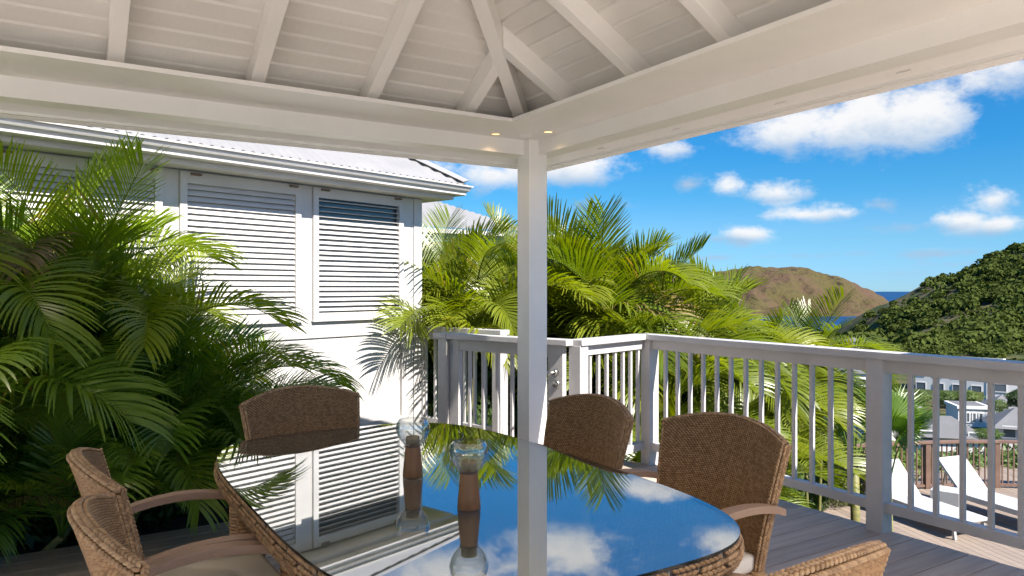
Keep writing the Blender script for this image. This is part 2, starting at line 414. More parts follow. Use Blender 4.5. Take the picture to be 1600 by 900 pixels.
# ------------------------------------------------------------------ decks
UNIT = {}
def board_mesh(L, w, th, m, key):
    if key not in UNIT:
        mb = MB(); mb.box(0, L, 0, w, -th, 0); UNIT[key] = mb.mesh('deck_board', m, .003)
    return UNIT[key]
DX1 = 4.13
deck = struct(link('deck', None))
mb = MB(); mb.box(-3.0, DX1-.01, -.97, 4.73, -.16, -.034)
mb.add([(1.6,4.73,-.16),(DX1-.01,4.73,-.16),(3.05,5.75,-.16),(1.6,5.75,-.16),(1.6,4.73,-.034),(DX1-.01,4.73,-.034),(3.05,5.75,-.034),(1.6,5.75,-.034)],
       [(0,3,2,1),(4,5,6,7),(0,1,5,4),(1,2,6,5),(2,3,7,6),(3,0,4,7)])
part('deck_frame', mb, teakr, deck)
bw = .147; y = 2.507-23*bw; k = 0
while y < 5.7:
    x0 = -3.0 if y+bw < 4.76 else 1.6
    x1 = DX1 if y+bw < 4.6 else DX1-.02-(y+bw-4.6)*1.1
    L = round(x1-x0, 2)
    b = link('deck_board', board_mesh(L, bw-.006, .03, deckm, ('d', L)), deck, (x0, y, 0)); y += bw
pv = MB(); pv.box(-9, 4.1, -12, -.98, -.12, .004); pv.box(-9, -3.02, -.981, 4.0, -.12, .003)  # unseen pale paving, added to bounce sunlight up to the pavilion ceiling
struct(part('bounce_paving', pv, mat('pale_paving', (.75, .72, .665), .7, .3, ((.69, .655, .60), 2.0, .3), .2, 30), None))
# lower sun deck: boards run towards the camera
low = struct(link('sun_deck', None))
lx, ly = cf(3.2, 9.2); ld = Vector((*cf(-.155, .99), 0)).normalized(); la = math.atan2(ld.y, ld.x); lside = Vector((ld.y, -ld.x, 0))
me = board_mesh(6.6, .136, .03, deck2, 'low')
for i in range(66):
    p = Vector((lx, ly, LOW)) + lside*(i*.142)
    link('deck_board', me, low, p, (0, 0, la))
mb = MB(); c0 = Vector((lx, ly, LOW)); q = [c0, c0+lside*9.4, c0+lside*9.4+ld*6.6, c0+ld*6.6]
mb.add([p+Vector((0,0,-.25)) for p in q]+[p+Vector((0,0,-.033)) for p in q], [(0,3,2,1),(4,5,6,7),(0,1,5,4),(1,2,6,5),(2,3,7,6),(3,0,4,7)])
part('deck_frame', mb, teakr, low)
wl = MB(); wl.box(DX1-.06, DX1-.005, -2.3, 4.72, -3.0, -.036)
tag(part('retaining_wall', wl, housew, None), 'pale retaining wall under the outer edge of the covered deck', 'wall')
bed = MB(); bed.box(-4, 1.58, 4.75, 8.2, -.3, -.06)
struct(part('planting_bed', bed, soil, None))

# ------------------------------------------------------------------ pavilion
PCX, PCY, HALF, SLOPE = .38, 1.79, 2.375, .579
pav = thing('pavilion', 'open white hip-roofed timber pavilion sheltering the dining table', 'pavilion', (PCX, PCY, 0))
ZB = 2.405                          # underside of the ceiling boards above the header line
def side(k):                        # N, E, S, W as quarter turns about the pavilion centre
    return (0, 0, -k*math.pi/2)
nb = int(HALF/.089)
bmeshes = []
for i in range(-2, nb):
    d0 = i*.089; d1 = d0+.089
    g = .0018; prof = [(d0+g, .009), (d0+g+.006, 0), (d1-g-.006, 0), (d1-g, .009), (d1-g, .018), (d0+g, .018)]
    m_ = MB(); fn = lambda s_: (lambda p: (s_*max(HALF-p[0], .002), HALF-p[0], ZB+SLOPE*p[0]+p[1]))
    m_.prism(prof, fn(-1), fn(1)); bmeshes.append(m_.mesh('ceiling_board', ceil))
for k in range(4):
    for me in bmeshes: link('ceiling_board', me, pav, rot=side(k))
# rafters: position of the far edge along each eave (measured on the two sides in view)
raf = {0: [.30-PCX, .935-PCX, 1.55-PCX, 2.163-PCX, -.34-PCX, -.96-PCX, -1.58-PCX],
       1: [PCY-3.476+.07, PCY-2.87+.07, PCY-2.267+.07, PCY-1.667+.07, PCY-1.06+.07, PCY-.45+.07, PCY+.16+.07]}
raf[2] = raf[0]; raf[3] = raf[1]
for k in range(4):
    for e in raf[k]:
        e0, e1 = e-.07, e; dmax = max(HALF-max(abs(e0), abs(e1)), .15); da = .16
        if dmax <= da+.1: continue
        m_ = MB(); prof = [(da, -.115), (dmax, -.115), (dmax, .004), (da, .004)]
        fn = lambda ex: (lambda p: (ex, HALF-p[0], ZB+SLOPE*p[0]+p[1]))
        m_.prism(prof, fn(e0), fn(e1)); part('rafter', m_, white, pav, .004, rot=side(k))
for k in range(4):                  # hip rafters on the diagonals
    m_ = MB(); s2 = math.sqrt(.5); hw = .038; prof = [(.16, -.128), (HALF, -.128), (HALF, -.012), (.16, -.012)]
    fn = lambda o_: (lambda p: (HALF-p[0]+o_*s2, HALF-p[0]-o_*s2, ZB+SLOPE*p[0]+p[1]))
    m_.prism(prof, fn(-hw), fn(hw)); part('hip_rafter', m_, white, pav, .004, rot=side(k))
m_ = MB(); m_.box(-.06, .06, -.06, .06, 3.45, 3.78); part('king_post', m_, ceil, pav, .004)
SOFF = 2.384
for k in range(4):
    # soffit board with mitred ends, header with sloping top, fascia
    m_ = MB(); a, b_ = HALF-.431+.0, HALF
    m_.add([(-a,a,SOFF),(a,a,SOFF),(b_,b_,SOFF),(-b_,b_,SOFF),(-a,a,SOFF+.022),(a,a,SOFF+.022),(b_-.03,b_-.03,SOFF+.022),(-b_+.03,b_-.03,SOFF+.022)],
           [(0,3,2,1),(4,5,6,7),(0,1,5,4),(1,2,6,5),(2,3,7,6),(3,0,4,7)])
    part('soffit_board', m_, white, pav, rot=side(k))
    m_ = MB(); i_, o_ = HALF, HALF+.135
    pr = [(i_, 2.288), (o_, 2.288), (o_, 2.312), (i_, 2.398)]
    fn = lambda s_: (lambda p: (s_*p[0], p[0], p[1]))
    m_.prism(pr, fn(-1), fn(1)); part('header_beam', m_, white, pav, rot=side(k))
    m_ = MB(); pr = [(HALF+.262, 2.262), (HALF+.288, 2.262), (HALF+.288, 2.325), (HALF+.262, 2.315)]
    m_.prism(pr, fn(-1), fn(1)); part('fascia', m_, white, pav, rot=side(k))
    m_ = MB(); pr = [(HALF+.289, 2.258), (HALF+.30, 2.258), (HALF+.30, 2.266), (HALF+.289, 2.266)]
    m_.prism(pr, fn(-1), fn(1)); part('drip_edge', m_, white, pav, rot=side(k))
    m_ = MB(); d_ = HALF+.31; z0 = ZB+.022-SLOPE*.31; z1 = ZB+.022+SLOPE*HALF
    m_.add([(-d_,d_,z0),(d_,d_,z0),(0,0,z1),(-d_,d_,z0+.05),(d_,d_,z0+.05),(0,0,z1+.05)], [(0,2,1),(3,4,5),(0,1,4,3),(1,2,5,4),(2,0,3,5)])
    part('roof_slope', m_, white, pav, rot=side(k))
for yy in (3.72, 3.05, 2.36, 1.75):  # brackets seen under the right-hand eave
    m_ = MB(); m_.box(HALF+.225, HALF+.2615, yy-PCY-.03, yy-PCY+.03, 2.287, 2.292); part('gutter_bracket', m_, white, pav, .002)
PW = .143
for sx, sy in ((1,1),(1,-1),(-1,1),(-1,-1)):
    x0, y0 = (HALF-.073)*sx, (HALF-.065)*sy
    xs = sorted((x0, x0+PW*sx)); ys = sorted((y0, y0+PW*sy))
    boxpart('post', (xs[0], xs[1], ys[0], ys[1], -.02, SOFF+.01), white, pav, .004)
lampm = bpy.data.materials.new('lamp_glow'); lampm.use_nodes = True
bb = lampm.node_tree.nodes['Principled BSDF']; bb.inputs['Emission Color'].default_value = (1, .62, .22, 1); bb.inputs['Emission Strength'].default_value = .3
brass = mat('downlight_ring', (.62, .55, .45), .35, .5)
for lx_, ly_, pw in ((2.418, 4.085, .25), (2.665, 3.855, .25), (2.57, .2, 24), (-1.3, 3.95, 24), (-1.78, 1.8, 24), (-.6, -.38, 24), (1.5, -.38, 24)):  # the last five are unseen, added as fill to brighten the pavilion interior
    x, y = lx_-PCX, ly_-PCY
    m_ = MB(); m_.lathe([(.026, -.001), (.034, -.004), (.037, 0.002), (.026, .002)], 24)
    ring = part('downlight_and_fill', m_, brass, pav, smooth=True, loc=(x, y, SOFF))
    m_ = MB(); m_.lathe([(.0005, -.0015), (.026, -.0015), (.026, .001), (.0005, .001)], 24); part('bulb', m_, lampm, ring)
    ld_ = bpy.data.lights.new('downlight_and_fill_lamp', 'SPOT'); ld_.energy = pw; ld_.color = (1, .66, .34) if pw < 2 else (1, .84, .66); ld_.spot_size = R(120); ld_.spot_blend = .8; ld_.shadow_soft_size = .02
    lo = bpy.data.objects.new('downlight_and_fill_lamp', ld_); COL.objects.link(lo); lo.parent = ring; lo.location = (0, 0, -.008)

# ------------------------------------------------------------------ railings
H1 = Vector((.9505, .3107)); N1 = Vector((.3107, -.9505)); HC = Vector((3.05, 6.58))   # house axis, outward normal, corner
def hp(h, n): p = HC + H1*h + N1*n; return (p.x, p.y)
BAL = MB(); BAL.box(-.0125, .0125, -.0125, .0125, .165, .935); BALM = BAL.mesh('baluster', gatem, .002)
def railing(name, label, a, b, posts, nbal, inward, group=None, ends=(0, 0), capz=1.037):
    """a, b: xy of the line's ends; posts: distances along it; inward: +1/-1 side of the overhang"""
    a = Vector(a); b = Vector(b); L = (b-a).length; ang = math.atan2(b.y-a.y, b.x-a.x)
    t = thing(name, label, 'railing', (a.x, a.y, 0), ang, group)
    boxpart('cap_rail', (ends[0], L+ends[1], -.062, .062, capz-.043, capz), gatem, t, .006)
    boxpart('upper_rail', (.0, L, -.024, .024, capz-.043-.075, capz-.0435), gatem, t)
    boxpart('bottom_rail', (.0, L, -.032, .032, .118, .174), gatem, t, .004)
    for p in posts: boxpart('post', (p-.05, p+.05, -.05, .05, -.03, capz-.0425), gatem, t, .004)
    pp = sorted(posts)
    spans = list(zip(pp[:-1], pp[1:])) if nbal else []
    for (s0, s1), n in zip(spans, nbal):
        for i in range(n): link('baluster', BALM, t, (s0+.05+(s1-s0-.1)*(i+1)/(n+1), 0, 0))
    return t
RX = 4.092                           # centre line of the right-hand railing
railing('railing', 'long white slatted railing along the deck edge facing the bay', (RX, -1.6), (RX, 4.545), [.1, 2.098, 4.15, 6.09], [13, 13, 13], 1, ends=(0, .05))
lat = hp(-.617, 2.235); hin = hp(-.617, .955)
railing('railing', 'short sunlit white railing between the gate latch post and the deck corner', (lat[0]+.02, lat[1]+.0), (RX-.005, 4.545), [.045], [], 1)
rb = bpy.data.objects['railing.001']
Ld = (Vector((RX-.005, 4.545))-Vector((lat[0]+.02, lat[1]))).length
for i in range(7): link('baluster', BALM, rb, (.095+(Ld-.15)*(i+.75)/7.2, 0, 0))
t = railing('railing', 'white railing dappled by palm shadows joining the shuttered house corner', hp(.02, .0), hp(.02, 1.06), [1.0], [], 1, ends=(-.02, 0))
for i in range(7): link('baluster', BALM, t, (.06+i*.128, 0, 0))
boxpart('wall_post', (.0, .05, -.03, .03, -.05, .994), gatem, t)
# gate
gL = (Vector(lat)-Vector(hin)).length; ga = math.atan2(lat[1]-hin[1], lat[0]-hin[0])
g = thing('garden_gate', 'white slatted garden gate with steel lever handle beside the corner post', 'gate', (hin[0], hin[1], 0), ga)
boxpart('hinge_post', (-.03, .07, -.05, .05, -.03, .994), gatem, g, .004)
boxpart('post_cap', (-.075, .073, -.062, .062, .994, 1.037), gatem, g, .005)
leafg = boxpart('gate_cap', (.078, gL-.012, -.062, .062, .9945, 1.0375), gatem, g, .005)
boxpart('stile', (.078, .178, -.025, .025, .06, .994), gatem, g, .003)
boxpart('stile', (gL-.20, gL-.07, -.025, .025, .06, .994), gatem, g, .003)
boxpart('top_rail', (.178, gL-.20, -.022, .022, .905, .994), gatem, g, .003)
boxpart('lower_rail', (.178, gL-.20, -.022, .022, .06, .17), gatem, g, .003)
for i in range(6): link('baluster', BALM, g, (.178+.03+(gL-.4)*(i+.5)/6, 0, .0))
hm = MB(); hm.box(.066, .082, -.0535, -.0495, .86, .97); part('hinge', hm, metal, g, .001)
latm = MB(); latm.lathe([(.001, .03), (.02, .03), (.024, .022), (.024, 0), (.001, 0)], 20); latm.tube([(0, 0, .02), (0, 0, .055), (-.02, 0, .06), (-.1, 0, .06)], .0085, 10)
part('lever_handle', latm, metal, g, smooth=True, loc=(gL-.125, -.025, .80), rot=(R(90), 0, 0))
lk = MB(); lk.lathe([(.001, .016), (.009, .016), (.011, .009), (.022, .012), (.029, .008), (.03, 0), (.001, 0)], 24)
part('lock_rosette', lk, metal, g, smooth=True, loc=(gL-.125, -.025, .715), rot=(R(90), 0, 0))

# ------------------------------------------------------------------ shuttered house
def house_frame(name, label, origin, ang):
    return thing(name, label, 'house', (origin[0], origin[1], 0), ang)
HA = math.atan2(H1.y, H1.x)
ho = house_frame('shuttered_house', 'white timber house with louvred shutters and corrugated roof beside the palms', HC, HA)
# local: x along H1 (wall runs towards -x), y = -outward normal (outside is -y)
WL = 7.5
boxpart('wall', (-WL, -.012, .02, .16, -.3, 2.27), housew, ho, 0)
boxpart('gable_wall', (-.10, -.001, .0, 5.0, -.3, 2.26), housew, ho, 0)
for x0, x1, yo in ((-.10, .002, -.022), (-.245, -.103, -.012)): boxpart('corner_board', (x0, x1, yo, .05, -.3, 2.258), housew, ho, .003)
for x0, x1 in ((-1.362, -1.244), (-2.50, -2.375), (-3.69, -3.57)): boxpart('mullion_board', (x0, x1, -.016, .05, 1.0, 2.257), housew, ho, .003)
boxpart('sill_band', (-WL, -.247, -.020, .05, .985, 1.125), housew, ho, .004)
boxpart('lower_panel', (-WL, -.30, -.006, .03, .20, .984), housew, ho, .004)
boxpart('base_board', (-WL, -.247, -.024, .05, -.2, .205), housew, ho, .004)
def shutter(x0, x1, tilt, open_, panes):
    fr = .052; z0, z1 = 1.135, 2.25
    w = MB(); w.box(x0, x0+fr, -.040, .0, z0, z1); w.box(x1-fr, x1, -.040, .0, z0, z1)
    w.box(x0+fr, x1-fr, -.0395, .0, z1-.085, z1); w.box(x0+fr, x1-fr, -.0395, .0, z0, z0+.06)
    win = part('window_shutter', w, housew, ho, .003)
    sw = x1-x0-2*fr; pitch = .0437; n = int((z1-.085-z0-.06)/pitch)
    key = ('slat', round(sw, 3))
    if key not in UNIT:
        s_ = MB(); c, hh = .004, .0237
        s_.prism([(-c, -hh), (c*.2, -hh), (c, -hh*.5), (c, hh*.5), (c*.2, hh), (-c, hh), (-c*1.3, 0)], lambda p: (.002, p[0], p[1]), lambda p: (sw-.002, p[0], p[1]))
        UNIT[key] = s_.mesh('slat', housew, 0, False)
    for i in range(n):
        a = tilt
        if open_ and i < 4: a = R(74)+random.uniform(-.03, .03)
        elif open_ and i > n-4: a = R(42)
        link('slat', UNIT[key], win, (x0+fr, -.018, z1-.085-pitch*(i+.5)), (-a+random.uniform(-.05, .05), 0, 0))
    gp = MB(); gp.box(x0+fr, x1-fr, .008, .0125, z0+.05, z1-.08); part('glass_pane', gp, glassdark, win)
    for hx in (x0+.075, x1-.115):
        h_ = MB(); h_.box(hx, hx+.075, -.050, -.0405, z1-.026, z1-.008); h_.tube([(hx-.004, -.052, z1-.017), (hx+.079, -.052, z1-.017)], .007, 8); part('hinge', h_, bronze, win)
    s2 = MB(); s2.box(x0-.012, x1+.012, -.05, .0, z0-.012, z0-.001); part('sill', s2, housew, ho, .003)
shutter(-1.243, -.247, R(40), True, True)
shutter(-2.374, -1.363, R(30), False, False)
shutter(-3.569, -2.501, R(30), False, False)
shutter(-4.76, -3.692, R(30), False, False)
boxpart('eave_board', (-WL, .205, -.205, -.026, 2.262, 2.275), housew, ho, .002)
boxpart('gable_eave_board', (-.0, .203, -.025, 5.0, 2.2622, 2.2745), housew, ho, .002)
boxpart('fascia', (-WL, .225, -.228, -.2055, 2.262, 2.372), housew, ho, .003)
boxpart('gable_fascia', (.2055, .228, -.205, 5.0, 2.262, 2.372), housew, ho, .003)
# moulded gutter: stepped profile swept along the eave and round the corner
gp = [(.229, 2.300), (.300, 2.300), (.312, 2.306), (.312, 2.318), (.318, 2.335), (.335, 2.345), (.345, 2.362), (.345, 2.376), (.362, 2.380), (.364, 2.394), (.352, 2.396), (.335, 2.376), (.229, 2.376)]
m_ = MB(); m_.prism(gp, lambda p: (-WL, -p[0], p[1]), lambda p: (p[0], -p[0], p[1])); part('gutter', m_, housew, ho)
m_ = MB(); m_.prism(gp, lambda p: (p[0], -p[0], p[1]), lambda p: (p[0], 5.0, p[1])); part('gable_gutter', m_, housew, ho)
def corrugated(x0, x1, y0, yr, z0, pitch, hipx, lam=.0796, amp=.0085, xslope=1.0):
    """front roof slope: eave at y0, rises to yr; cut on the right by a hip starting at hipx"""
    n = int((x1-x0)/lam)*6; mb = MB(); rows = []
    for i in range(n+1):
        x = x0+(x1-x0)*i/n; z = amp*math.sin(2*math.pi*x/lam)
        ytop = min(yr, y0+max(hipx-x, 0.001)*xslope)
        rows.append([(x, y0, z0+z), (x, ytop, z0+z+pitch*(ytop-y0))])
    v = [p for r_ in rows for p in r_]; mb.add(v, [(2*i, 2*i+2, 2*i+3, 2*i+1) for i in range(n)])
    mb.add([(p[0], p[1], p[2]-.004) for p in v], [(2*i+1, 2*i+3, 2*i+2, 2*i) for i in range(n)])
    mb.add([q for r_ in rows for q in (r_[0], (r_[0][0], r_[0][1], r_[0][2]-.004))], [(2*i, 2*i+1, 2*i+3, 2*i+2) for i in range(n)])
    return mb
rp = .646
part('roof_sheet', corrugated(-WL, .325, -.325, 2.6, 2.404, rp, .325), tin, ho, smooth=True)
m_ = MB(); m_.add([(.325,-.325,2.404),(.325,5.0,2.404),(-2.6,5.0,2.404+rp*2.925),(-2.6,2.6,2.404+rp*2.925)], [(0,1,2,3)]); m_.add([(-2.6,2.6,2.404+rp*2.925),(-2.6,5.0,2.404+rp*2.925),(-WL,5.0,2.404+rp*2.925),(-WL,2.6,2.404+rp*2.925)], [(0,1,2,3)])
part('rear_roof_sheet', m_, tin, ho)
m_ = MB()
for s_ in (1,):
    a = Vector((.335, -.335, 2.425)); b_ = Vector((-2.6, 2.6, 2.425+rp*2.935))
    dx = .085
    m_.add([a+Vector((-dx, -0.0, .004)), a+Vector((0, 0, .028)), a+Vector((0.0, dx, .004)), b_+Vector((-dx, 0, .004)), b_+Vector((0, 0, .028)), b_+Vector((0, dx, .004))],
           [(0,1,4,3),(1,2,5,4),(0,2,1),(0,3,5,2)])
part('hip_flashing', m_, tin, ho)
# the further wing seen over the palms
h2o = at(640, 360, 11.0)
ho2 = thing('rear_house', 'farther white house wing with corrugated roof showing above the palms', 'house', (h2o.x, h2o.y, 0), HA-R(14))
boxpart('wall', (-1.5, 3.2, .3, 3.5, -2.5, h2o.z-.11), housew, ho2, 0)
boxpart('fascia', (-1.6, 3.5, .02, .05, h2o.z-.10, h2o.z+.02), housew, ho2, .003)
boxpart('soffit', (-1.6, 3.48, .051, .31, h2o.z-.098, h2o.z-.08), housew, ho2, 0)
boxpart('gutter', (-1.6, 3.52, -.06, .019, h2o.z-.02, h2o.z+.05), housew, ho2, .006)
part('roof_sheet', corrugated(-1.6, 3.5, -.02, 2.0, h2o.z+.075, .45, 2.4), tin, ho2, smooth=True)
boxpart('window', (.35, 1.35, .285, .302, .6, h2o.z-.3), vglass, ho2, 0)

# assumed unseen wing, added at right so its roof shades the near deck and rail
tw = thing('shade_roof', 'unseen white post-and-beam roof added to shade the near deck and railing', 'terrace', (3.5, 1.0, 0))
m_ = MB(); m_.box(-.18, 4.2, -3.0, .06, 2.36, 2.44); part('roof_slab', m_, white, tw, .005)
m_ = MB(); m_.box(-.2, 4.22, .061, .085, 2.30, 2.46); part('fascia', m_, white, tw, .003)
for px_, py_ in ((.62, -.6), (.62, -2.8), (4.0, -.6), (4.0, -2.8)): boxpart('post', (px_-.07, px_+.07, py_-.07, py_+.07, -3.0 if px_ > 1 else -.03, 2.362), white, tw, .004)

# ------------------------------------------------------------------ woven furniture
def sphere_low(nu=8, nv=4):
    v = [(0, 0, -1)]; f = []
    for j in range(1, nv):
        a = -math.pi/2+math.pi*j/nv
        for i in range(nu): v.append((math.cos(a)*math.cos(2*math.pi*i/nu), math.cos(a)*math.sin(2*math.pi*i/nu), math.sin(a)))
    v.append((0, 0, 1)); top = len(v)-1
    for i in range(nu): f.append((0, 1+(i+1) % nu, 1+i)); f.append((top, top-nu+i, top-nu+(i+1) % nu))
    for j in range(nv-2):
        for i in range(nu): f.append((1+j*nu+i, 1+j*nu+(i+1) % nu, 1+(j+1)*nu+(i+1) % nu, 1+(j+1)*nu+i))
    return np.array(v), f
SV, SF = sphere_low()
def lump(mb, c, t_, b_, n_, l, w, h):
    """ellipsoid with half-lengths l, w, h along t, b, n"""
    M = np.stack([np.array(t_)*l, np.array(b_)*w, np.array(n_)*h]); mb.add((SV@M+np.array(c)).tolist(), SF)
def weave(mb, S, nu, nv, off, lift, flip=1, skip=None):
    """stitches over a parametric surface S(u,v)->(point, normal)"""
    for j in range(nv):
        o = .5*(j % 2)
        for i in range(nu):
            uc = (i+.5+o)/(nu+.5); vc = (j+.5)/nv
            du = .56/(nu+.5); dv = .47/nv; P = []
            for a in (-1, 0, 1):
                for b_ in (-1, 0, 1):
                    p, n = S(min(max(uc+a*du, 0), 1), min(max(vc+b_*dv, 0), 1))
                    hgt = off + lift*((1-abs(a))*.75+.25)*(1-abs(b_)) - (lift*.55 if abs(a) else 0)
                    P.append(p+n*hgt*flip)
            mb.add(P, [(0,3,4,1),(1,4,5,2),(3,6,7,4),(4,7,8,5)])
def make_chair_meshes():
    def S(u, v):
        s = 2*u-1; hw = .248+.05*v
        zt = .40+v*(.45+.052*(1-s*s))
        y = .085*s*s*(.5+.5*v) - .13*v**1.25
        e = 1e-3
        return np.array((s*hw, y, zt))
    def SN(u, v):
        p = S(u, v); e = .004
        du = S(min(u+e, 1), v)-S(max(u-e, 0), v); dv = S(u, min(v+e, 1))-S(u, max(v-e, 0))
        n = np.cross(dv, du); n /= np.linalg.norm(n)+1e-9
        return p, n                                     # n points to +y (front)? checked below
    p, n = SN(.5, .5); sgn = 1 if n[1] > 0 else -1
    T = .0145
    back = MB(); NU, NV = 46, 70
    weave(back, SN, NU, NV, sgn*T, sgn*.005); weave(back, SN, NU, NV, -sgn*T, -sgn*.005)
    bm_ = back.mesh('backrest', wick, 0, True, fixn=False)
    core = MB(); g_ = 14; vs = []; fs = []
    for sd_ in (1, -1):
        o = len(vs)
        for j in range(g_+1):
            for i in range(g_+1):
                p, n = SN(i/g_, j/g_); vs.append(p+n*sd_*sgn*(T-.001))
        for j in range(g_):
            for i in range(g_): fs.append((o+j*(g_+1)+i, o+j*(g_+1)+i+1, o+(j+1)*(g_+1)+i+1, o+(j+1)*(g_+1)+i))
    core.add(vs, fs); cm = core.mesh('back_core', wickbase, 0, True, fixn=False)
    rim = MB(); path = []
    for v in np.linspace(0, 1, 30): path.append((0, v))
    for u in np.linspace(0, 1, 38)[1:-1]: path.append((u, 1))
    for v in np.linspace(1, 0, 30): path.append((1, v))
    pts = [SN(*q) for q in path]
    # resample by length
    P = np.array([q[0] for q in pts]); Nn = np.array([q[1]*sgn for q in pts])
    seg = np.r_[0, np.cumsum(np.linalg.norm(np.diff(P, axis=0), axis=1))]; step = .0125; m = int(seg[-1]/step)
    cen = np.array([.0, -.03, .62])
    for i in range(m):
        s_ = (i+.5)*step
        p = np.array([np.interp(s_, seg, P[:, k]) for k in range(3)]); n = np.array([np.interp(s_, seg, Nn[:, k]) for k in range(3)]); n /= np.linalg.norm(n)
        p2 = np.array([np.interp(s_+.004, seg, P[:, k]) for k in range(3)]); t_ = p2-p; t_ /= np.linalg.norm(t_)
        b_ = np.cross(t_, n); b_ /= np.linalg.norm(b_)
        if np.dot(b_, p-cen) < 0: b_ = -b_
        for k, q in enumerate((-1, -.34, .34, 1)):
            tt = t_*math.cos(.5)+n*math.sin(.5)*(1 if k % 2 else -1)
            nn = np.cross(tt, b_); nn /= np.linalg.norm(nn)
            lump(rim, p+n*q*T*1.02+b_*(.004 if abs(q) < .5 else -.002)+t_*(.5*step if k % 2 else 0), tt, nn, b_, .0102, .0054, .0050)
    rm = rim.mesh('back_rim', wickpale, 0, True, fixn=False)
    return bm_, cm, rm
def leg_mesh(h, r0, r1):
    mb = MB(); n = int(h/.0135)
    for j in range(n):
        z = (j+.5)*h/n; r_ = r0+(r1-r0)*z/h
        for k in range(7):
            a = 2*math.pi*(k+.5*(j % 2))/7
            t_ = np.array((-math.sin(a), math.cos(a), 0)); n_ = np.array((math.cos(a), math.sin(a), 0))
            lump(mb, n_*r_+np.array((0, 0, z)), t_, (0, 0, 1), n_, r_*.56, .0072, .0042)
    mb.tube([(0, 0, 0), (0, 0, h)], [r0*.97, r1*.97], 10)
    return mb.mesh('leg', wick, 0, True, fixn=False)
def make_chair(label):
    c = thing('dining_chair', label, 'chair', group='wicker chairs round the dining table')
    b, core, rim = make_chair_meshes()
    br = link('backrest', b, c); link('back_core', core, br); link('back_rim', rim, br)
    lf = leg_mesh(.615, .021, .024); lb = leg_mesh(.41, .021, .025)
    for sx in (-1, 1):
        link('leg', lf, c, (sx*.265, .43, 0)); link('leg', lb, c, (sx*.245, .045, 0))
    # seat frame: woven apron
    ap = MB(); ap.box(-.245, .245, .03, .45, .315, .402)
    for j in range(6):
        z = .322+j*.0145
        for i in range(27):
            x = -.25+.5*(i+.5*(j % 2))/26
            lump(ap, (x, .452, z), (1, 0, 0), (0, 0, 1), (0, 1, 0), .0115, .007, .004); lump(ap, (x, .028, z), (1, 0, 0), (0, 0, 1), (0, 1, 0), .0115, .007, .004)
            y_ = .03+.42*(i+.5*(j % 2))/26
            for s_ in (-1, 1): lump(ap, (s_*.247, y_, z), (0, 1, 0), (0, 0, 1), (1, 0, 0), .0105, .007, .004)
    part('seat_frame', ap, wick, c, 0, True)
    cu = MB(); cu.box(-.235, .235, .035, .455, .403, .462); part('cushion', cu, cushion, c, .018, True)
    for sx in (-1, 1):              # curved teak arm
        am = MB(); N_ = 14; v = []
        for i in range(N_+1):
            t_ = i/N_; y = -.035+.525*t_; x = sx*(.282+.018*math.sin(math.pi*t_)); z = .615+.045*math.sin(math.pi*min(t_*1.05, 1))**.8; w_ = .021+.008*t_
            v += [(x-w_, y, z-.013), (x+w_, y, z-.013), (x+w_, y, z+.013), (x-w_, y, z+.013)]
        f = [(3,2,1,0), tuple(4*N_+q for q in range(4))]+[(4*i+k, 4*i+(k+1) % 4, 4*i+4+(k+1) % 4, 4*i+4+k) for i in range(N_) for k in range(4)]
        am.add(v, f); part('armrest', am, teak, c, .004)
    return c
ch = make_chair('wicker armchair at the far end of the table in front of the white wall')
ch.location = (1.075, 3.64, 0); ch.rotation_euler = (0, 0, math.pi+.10)
spots = [((2.04, 2.70), R(90)-.02, 'wicker armchair with its back against the white corner post'),
         ((2.15, 2.01), R(90)+.03, 'large-looking brown wicker armchair facing away, beside the long railing'),
         ((.195, 2.575), R(-90)+.04, 'wicker armchair by the palms, second from the open deck end on its side'),
         ((.185, 1.925), R(-90)+.03, 'wicker armchair overlapping its neighbour on the palm side of the table'),
         ((1.215, .975), R(0)+.03, 'wicker chair at the table end opposite the white house wall')]
for (x, y), rz, lb in spots:
    c = copy_tree(ch); c.location = (x, y, 0); c.rotation_euler = (0, 0, rz); c['label'] = lb
# table
TX, TY, TH = 1.143, 2.362, .74
tb = thing('dining_table', 'large rounded wicker dining table with reflecting glass top', 'table', (TX, TY, 0))
def outline(n, grow=0, off=0.0):
    pts = []
    for i in range(n):
        a = 2*math.pi*(i+off)/n; c, s = math.cos(a), math.sin(a); e = 2/3.9
        x = .625*math.copysign(abs(c)**e, c); y = 1.062*math.copysign(abs(s)**e, s)
        pts.append(np.array((x, y)))
    P = np.array(pts+[pts[0]]); L = np.r_[0, np.cumsum(np.linalg.norm(np.diff(P, axis=0), axis=1))]
    m = 320; q = np.linspace(0, L[-1], m+1)[:-1]; Q = np.stack([np.interp(q, L, P[:, 0]), np.interp(q, L, P[:, 1])], 1)
    T_ = np.roll(Q, -1, 0)-np.roll(Q, 1, 0); T_ /= np.linalg.norm(T_, axis=1)[:, None]; N_ = np.stack([T_[:, 1], -T_[:, 0]], 1)
    return Q+N_*grow, N_, T_
def slab(pts, z0, z1):
    mb = MB(); n = len(pts); v = [(x, y, z0) for x, y in pts]+[(x, y, z1) for x, y in pts]
    mb.add(v, [tuple(range(n-1, -1, -1)), tuple(range(n, 2*n))]); side_ = [(i, (i+1) % n, n+(i+1) % n, n+i) for i in range(n)]
    return mb, v, side_
Q, NQ, TQ = outline(1600, -.012)
